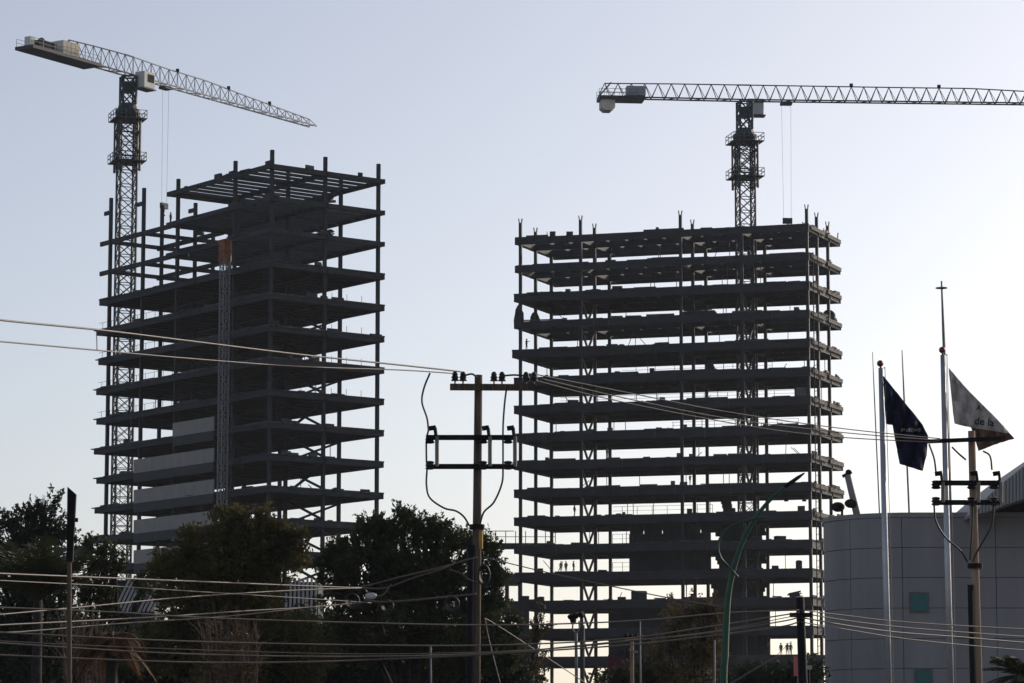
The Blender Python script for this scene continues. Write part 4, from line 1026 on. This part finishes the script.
# ------------------------------------------------------------------ vegetation
def leaf_cloud(rng, blobs, Y, n, size, up=.5, aspect=2.4, clump=16, spread=.5, shell=.55):
    """many small leaf quads in clumps inside a union of ellipsoids given in photo pixels"""
    s = Y / F_PX
    cen = np.array([list(pz(b[0], b[1], Y + (b[4] if len(b) > 4 else 0))) for b in blobs])
    rr = np.array([[b[2] * s, min(b[2], b[3] * 1.3) * s * .9, b[3] * s] for b in blobs]) * .9
    vol = (rr[:, 0] * rr[:, 2]); pr = vol / vol.sum()
    nc = n // clump
    k = rng.choice(len(blobs), nc, p=pr)
    d = rng.normal(size=(nc, 3)); d /= np.linalg.norm(d, axis=1)[:, None]
    rad_ = rng.uniform(0, 1, nc) ** (1 / 3.) * (1 - shell) + shell * rng.uniform(.72, 1.08, nc)
    rad_ = np.clip(rad_, 0, 1.12)
    C = cen[k] + d * rad_[:, None] * rr[k]
    if n > 10000:      # open pockets between the limbs
        vi = rng.choice(nc, 34); vr = rng.uniform(.15, .42, 34)
        keep = np.ones(nc, bool)
        for q_, r_ in zip(C[vi] + rng.normal(size=(34, 3)) * .3, vr): keep &= np.linalg.norm((C - q_) * [1, .6, 1], axis=1) > r_
        C = C[keep]; d = d[keep]; nc = len(C)
    axis = d * np.array([1, 1, .6]) + np.array([0, 0, up]) + rng.normal(size=(nc, 3)) * .35
    axis /= np.linalg.norm(axis, axis=1)[:, None]
    ln = size * rng.uniform(1.0, 3.4, nc)
    # leaves along each sprig
    u = rng.uniform(0, 1, (nc, clump))
    P = C[:, None, :] + axis[:, None, :] * (u * ln[:, None])[:, :, None] + rng.normal(size=(nc, clump, 3)) * (size * spread * (1.15 - u))[:, :, None]
    L = axis[:, None, :] * .8 + rng.normal(size=(nc, clump, 3)) * .7
    L /= np.linalg.norm(L, axis=2)[:, :, None]
    P = P.reshape(-1, 3); L = L.reshape(-1, 3); m = len(P)
    W = np.cross(L, rng.normal(size=(m, 3))); W /= np.linalg.norm(W, axis=1)[:, None]
    sz = size * rng.uniform(.6, 1.3, m)[:, None]
    A = P - L * sz * .5; B = P + W * sz * .5 / aspect; Cc = P + L * sz * .5; D = P - W * sz * .5 / aspect
    ok = P[:, 2] > .1
    v = np.stack([A, B, Cc, D], 1)[ok].reshape(-1, 3)
    return v
def quads_obj(name, v, m, parent):
    me = bpy.data.meshes.new(name); n = len(v) // 4; o_ = np.array(parent['_w'])
    me.vertices.add(len(v)); me.vertices.foreach_set('co', (v - o_).ravel())
    me.loops.add(len(v)); me.loops.foreach_set('vertex_index', np.arange(len(v), dtype=np.int32))
    me.polygons.add(n); me.polygons.foreach_set('loop_start', np.arange(0, len(v), 4, dtype=np.int32))
    me.materials.append(m); me.update(calc_edges=True); me.validate()
    o = bpy.data.objects.new(name, me); COL.objects.link(o); o.parent = parent; o['_w'] = tuple(o_); return o
def tree(name, label, cat, Y, base_px, blobs, n, size, m, seed, group=None, trunk=.3, spikes=0, **kw):
    rng = np.random.default_rng(seed); r2 = random.Random(seed + 100); extra = []
    big = [b for b in blobs if b[3] > 10]
    for i in range(spikes):     # upright shoots that break the outline
        b = r2.choice(big); a = rad(r2.uniform(15, 165)); q = r2.uniform(.85, 1.12)
        extra.append((b[0] + math.cos(a) * b[2] * q, b[1] - math.sin(a) * b[3] * q, r2.uniform(2.5, 6), r2.uniform(5, 12)))
    leafy = [(b[0], b[1] + b[3] * .06, b[2] * .92, b[3] * .9) for b in blobs] + extra; b = pz(base_px, 683, Y); b.z = 0
    t = thing(name, label, cat, b, group)
    quads_obj('crown', leaf_cloud(rng, leafy, Y, n, size, **kw), m, t)
    rr = random.Random(seed); mb = MB()
    top = pz(*blobs[0][:2], Y); fork = b.lerp(V((top.x, Y, top.z)), .35)
    mb.tube(crom([b, b.lerp(fork, .5) + V((rr.uniform(-.15, .15), 0, 0)), fork], 4), [trunk * (1 - .045 * i) for i in range(9)], 9)
    for bl_ in blobs:
        c = pz(bl_[0], bl_[1], Y); mid = fork.lerp(c, .5) + V((rr.uniform(-.4, .4), rr.uniform(-.4, .4), rr.uniform(-.2, .5)))
        L = crom([fork - V((0, 0, .2)), mid, c], 4); mb.tube(L, [trunk * .38 * (1 - i / (len(L))) + .025 for i in range(len(L))], 6)
        for q in range(5):
            e = c + V((rr.uniform(-1, 1) * bl_[2], rr.uniform(-1, 1) * bl_[2], rr.uniform(-.2, 1) * bl_[3])) * (Y / F_PX) * .9
            mb.tube(crom([mid.lerp(c, rr.uniform(.2, .9)), mid.lerp(e, .6) + V((0, 0, .2)), e], 3), [.06, .05, .045, .04, .03, .02, .012], 5)
    mb.build('trunk', M['bark'], t, True)
    return t
GT = 'trees and bushes along the foot of the frame'
tree('pine_tree', 'dark conifer with tufted top behind the slant topped pole', 'tree', 140, 38,
     [(40, 549, 26, 30), (24, 527, 15, 16), (46, 511, 11, 14), (57, 530, 12, 18), (8, 522, 9, 10), (64, 560, 14, 24), (16, 565, 22, 30), (45, 590, 34, 30), (46, 500, 5, 6), (28, 513, 8, 8), (-12, 545, 14, 24), (3, 600, 26, 40), (40, 640, 46, 50)], 34000, .2, M['leafD'], 1, GT, .3, spikes=34, up=1.0, clump=18, spread=.5)
tree('broadleaf_tree', 'low dark tree between slant topped pole and white slatted shed', 'tree', 146, 100,
     [(98, 582, 22, 26), (88, 565, 12, 14), (110, 570, 14, 16), (116, 562, 8, 9), (86, 610, 28, 36), (120, 650, 36, 30), (104, 560, 6, 6), (147, 588, 8, 14)], 17000, .2, M['leafA'], 2, GT, .25, spikes=18, up=.6)
tree('broadleaf_tree', 'broad olive green tree covering the foot of the left tower', 'tree', 130, 232,
     [(232, 556, 44, 34), (262, 562, 36, 32), (196, 563, 30, 24), (250, 524, 18, 13), (226, 532, 17, 13), (272, 530, 12, 10), (174, 566, 20, 16), (286, 556, 22, 20), (254, 592, 32, 40), (196, 595, 46, 34), (240, 640, 70, 50), (262, 514, 6, 7), (186, 545, 8, 7), (166, 648, 26, 32), (306, 656, 30, 32)], 64000, .19, M['leafB'], 3, GT, .35, spikes=36, up=.4, spread=.75)
tree('broadleaf_tree', 'dark feathery tree standing behind the wooden utility pole', 'tree', 136, 410,
     [(402, 556, 36, 26), (402, 530, 18, 12), (372, 544, 22, 16), (366, 528, 8, 8), (436, 546, 24, 20), (440, 527, 11, 9), (462, 550, 18, 22), (346, 560, 22, 22), (334, 570, 16, 24), (420, 575, 56, 30), (486, 560, 12, 17), (493, 594, 13, 20), (430, 590, 66, 20), (360, 592, 26, 18), (385, 625, 70, 44), (460, 640, 54, 46), (403, 514, 5, 6), (500, 645, 18, 36)], 92000, .185, M['leafA'], 4, GT, .32, spikes=60, up=.9, spread=.65)
tree('broadleaf_tree', 'brownish small tree at the foot of the right tower core', 'tree', 165, 690,
     [(692, 640, 24, 24), (700, 618, 14, 14), (676, 632, 14, 18), (712, 645, 12, 20), (690, 672, 34, 20), (668, 660, 14, 22)], 14000, .19, M['leafC'], 5, GT, .2, spikes=16, up=.5, spread=.8)
tree('bush', 'green bush left of brownish tree under the small wooden pole', 'bush', 168, 645,
     [(640, 676, 26, 14), (612, 680, 20, 10), (664, 680, 20, 14), (655, 664, 10, 10)], 7000, .2, M['leafA'], 6, GT, .12)
tree('bush', 'thin sapling at the left foot of right tower columns', 'bush', 160, 533,
     [(534, 655, 9, 22), (538, 628, 8, 14), (530, 676, 16, 14), (541, 612, 4, 8)], 1500, .22, M['leafC'], 7, GT, .07)
for i, (x_, y_, w_, h_, lb) in enumerate(((50, 655, 70, 42, 'dark hedge mass at bottom left corner behind wires'), (170, 655, 60, 36, 'dark hedge mass below the leaning slat shed'), (300, 648, 60, 40, 'dark hedge mass below the upright slat shed'), (400, 650, 70, 46, 'dark hedge mass under the feathery tree'), (482, 655, 40, 36, 'dark hedge mass beside the foot of the wooden pole'))):
    tree('hedge', lb, 'hedge', 152, x_, [(x_, y_, w_, h_), (x_ - w_ * .5, y_ + 25, w_ * .6, h_), (x_ + w_ * .5, y_ + 25, w_ * .6, h_)], 15000, .34, M['leafD'], 20 + i, GT, .2, shell=.4)
tree('bush', 'low bush beside the black pole and pink sign', 'bush', 120, 770,
     [(770, 682, 30, 16), (745, 684, 22, 12), (806, 676, 14, 16)], 5000, .2, M['leafD'], 31, GT, .1)

def bare_shrub(label, Y, x0, spread, y_top, n, seed, leafm=None):
    rr = random.Random(seed); b = pz(x0, 683, Y); b.z = 0; t = thing('bare_shrub', label, 'shrub', b, 'leafless shrubs among the trees'); mb = MB(); s = Y / F_PX
    tips = []
    for i in range(n):
        xt = x0 + rr.uniform(-1, 1) * spread; yt = y_top + rr.uniform(0, 40) + abs(xt - x0) * .35
        tip = pz(xt, yt, Y + rr.uniform(-1, 1)); st = b + V((rr.uniform(-.4, .4), rr.uniform(-.4, .4), 0))
        mid = st.lerp(tip, .55) + V((rr.uniform(-.3, .3), 0, .3)); L = crom([st, mid, tip], 5)
        mb.tube(L, [.05 * (1 - k / len(L)) + .012 for k in range(len(L))], 5)
        for q in range(5):
            a = L[rr.randint(3, len(L) - 2)]; e = a + V((rr.uniform(-.7, .7), rr.uniform(-.5, .5), rr.uniform(.3, 1.1)))
            mb.tube([a, a.lerp(e, .5) + V((0, 0, .08)), e], [.018, .014, .008], 4); tips.append(e)
    mb.build('branch', M['twig'], t)
    if leafm:
        rng = np.random.default_rng(seed); bl_ = [(x0, y_top + 55, spread * .9, 40), (x0 - 8, y_top + 80, spread, 40)]
        quads_obj('leaf_spray', leaf_cloud(rng, bl_, Y, 2600, .17, spread=.8), leafm, t)
    return t
bare_shrub('bare reddish shrub in front of the broad olive tree', 112, 228, 34, 604, 34, 1, M['leafC'])
bare_shrub('bare reddish shrub beside the slant topped pole', 100, 84, 24, 600, 26, 2)

def frond(mb, base, dirn, L, droop, w, seed, nl=22):
    rr = random.Random(seed); dirn = V(dirn).normalized(); side = dirn.cross(V((0, 0, 1)))
    side = side.normalized() if side.length > .05 else V((1, 0, 0))
    pts = []
    for i in range(9):
        u = i / 8; pts.append(V(base) + dirn * L * u + V((0, 0, -droop * L * u * u)))
    mb.tube(pts, [.035 * (1 - i / 9) + .008 for i in range(9)], 4)
    for i in range(nl):
        u = .12 + .86 * i / nl; x = u * 8; k = min(int(x), 7); p = pts[k].lerp(pts[k + 1], x - k); tg = (pts[k + 1] - pts[k]).normalized()
        ll = w * math.sin(math.pi * (.15 + .8 * u)) * rr.uniform(.85, 1.1)
        for sg in (-1, 1):
            e = p + (side * sg * .8 + tg * .7 + V((0, 0, -.25 + rr.uniform(-.15, .15)))).normalized() * ll
            o = tg * .035
            mb.add([p - o, p + o, e.lerp(p, .3) + o * .9, e, e.lerp(p, .3) - o * .9], [(0, 1, 2, 3, 4)])
def palm(label, Y, cx, cy, L, n, m, seed, droop=.45, upbias=.5, xdir=None):
    rr = random.Random(seed); c = pz(cx, cy, Y); b = V((c.x, Y, 0)); t = thing('palm_tree', label, 'palm', b, 'palms among the trees')
    mb = MB(); mb.tube([b, b.lerp(c, .5), c], [.24, .2, .17], 10); mb.build('trunk', M['bark'], t, True)
    for i in range(n):
        a = 2 * math.pi * i / n * 1.0 + rr.uniform(-.2, .2); el = upbias + rr.uniform(-.55, .75)
        mb = MB(); frond(mb, c, (math.cos(a), math.sin(a) * .8, el), L * rr.uniform(.8, 1.15), droop, L * .28, seed * 50 + i); mb.build('frond', m, t)
    return t
palm('green palm with upright fronds in front of the conifer at left', 118, 38, 600, 3.3, 30, M['palm'], 3, .25, 1.0)
palm('dry orange brown palm drooping at the bottom left', 96, 112, 640, 1.5, 22, M['deadpalm'], 4, .85, .35)
palm('dark palm at bottom right corner before the grey building', 112, 1021, 676, 1.7, 20, M['palm'], 5, .35, .35)

# ------------------------------------------------------------------ air
hz = MB(); hz.box((0, 820, 61), 2820, 1780, 124)
h = hz.build('haze', M['cable'], None); tag(h, kind='stuff'); h.data.materials.clear()
hm_ = bpy.data.materials.new('haze_air'); hm_.use_nodes = True; nt = hm_.node_tree; nt.nodes.clear()
out = nt.nodes.new('ShaderNodeOutputMaterial'); pv = nt.nodes.new('ShaderNodeVolumePrincipled')
pv.inputs['Color'].default_value = (.84, .91, 1.0, 1); pv.inputs['Density'].default_value = .00005; pv.inputs['Anisotropy'].default_value = .3
nt.links.new(pv.outputs[0], out.inputs['Volume']); h.data.materials.append(hm_)

# ------------------------------------------------------------------ light
SUN_AZ, SUN_EL = 43., 22.      # degrees right of the view direction, above the horizon
w = bpy.data.worlds.new('World'); sc.world = w; w.use_nodes = True; nt = w.node_tree
sky = nt.nodes.new('ShaderNodeTexSky'); sky.sky_type = 'NISHITA'; sky.sun_disc = False
sky.sun_elevation = rad(SUN_EL); sky.sun_rotation = rad(SUN_AZ); sky.altitude = 2200; sky.air_density = .9; sky.dust_density = 10.0; sky.ozone_density = 1.3
bg = nt.nodes['Background']; bg.inputs['Strength'].default_value = .122
hs_ = nt.nodes.new('ShaderNodeHueSaturation'); hs_.inputs['Saturation'].default_value = .7   # thin smog greys the blue
nt.links.new(sky.outputs[0], hs_.inputs['Color']); tn_ = nt.nodes.new('ShaderNodeMix'); tn_.data_type = 'RGBA'; tn_.blend_type = 'MULTIPLY'; tn_.inputs[0].default_value = 1
tn_.inputs[7].default_value = (1.0, .962, .935, 1)   # faint lilac cast of the city air
nt.links.new(hs_.outputs[0], tn_.inputs[6]); nt.links.new(tn_.outputs[2], bg.inputs['Color'])
ld = bpy.data.lights.new('sun', 'SUN'); ld.energy = 2.2; ld.angle = rad(.5); ld.color = (1, .88, .75)
lo = bpy.data.objects.new('sun', ld); COL.objects.link(lo)
az, el = rad(SUN_AZ), rad(SUN_EL)
sd = V((math.sin(az) * math.cos(el), math.cos(az) * math.cos(el), math.sin(el)))
lo.rotation_euler = (-sd).to_track_quat('-Z', 'Y').to_euler(); lo.location = (60, 40, 80)
for o in bpy.data.objects:
    if '_w' in o.keys(): del o['_w']
vs = sc.view_settings; vs.view_transform = 'Standard'; vs.look = 'None'; vs.gamma = 1; vs.use_curve_mapping = False; vs.exposure = .12
sc.cycles.use_denoising = True; sc.cycles.max_bounces = 6; sc.cycles.volume_bounces = 0
sc.render.resolution_x = 1024; sc.render.resolution_y = 683
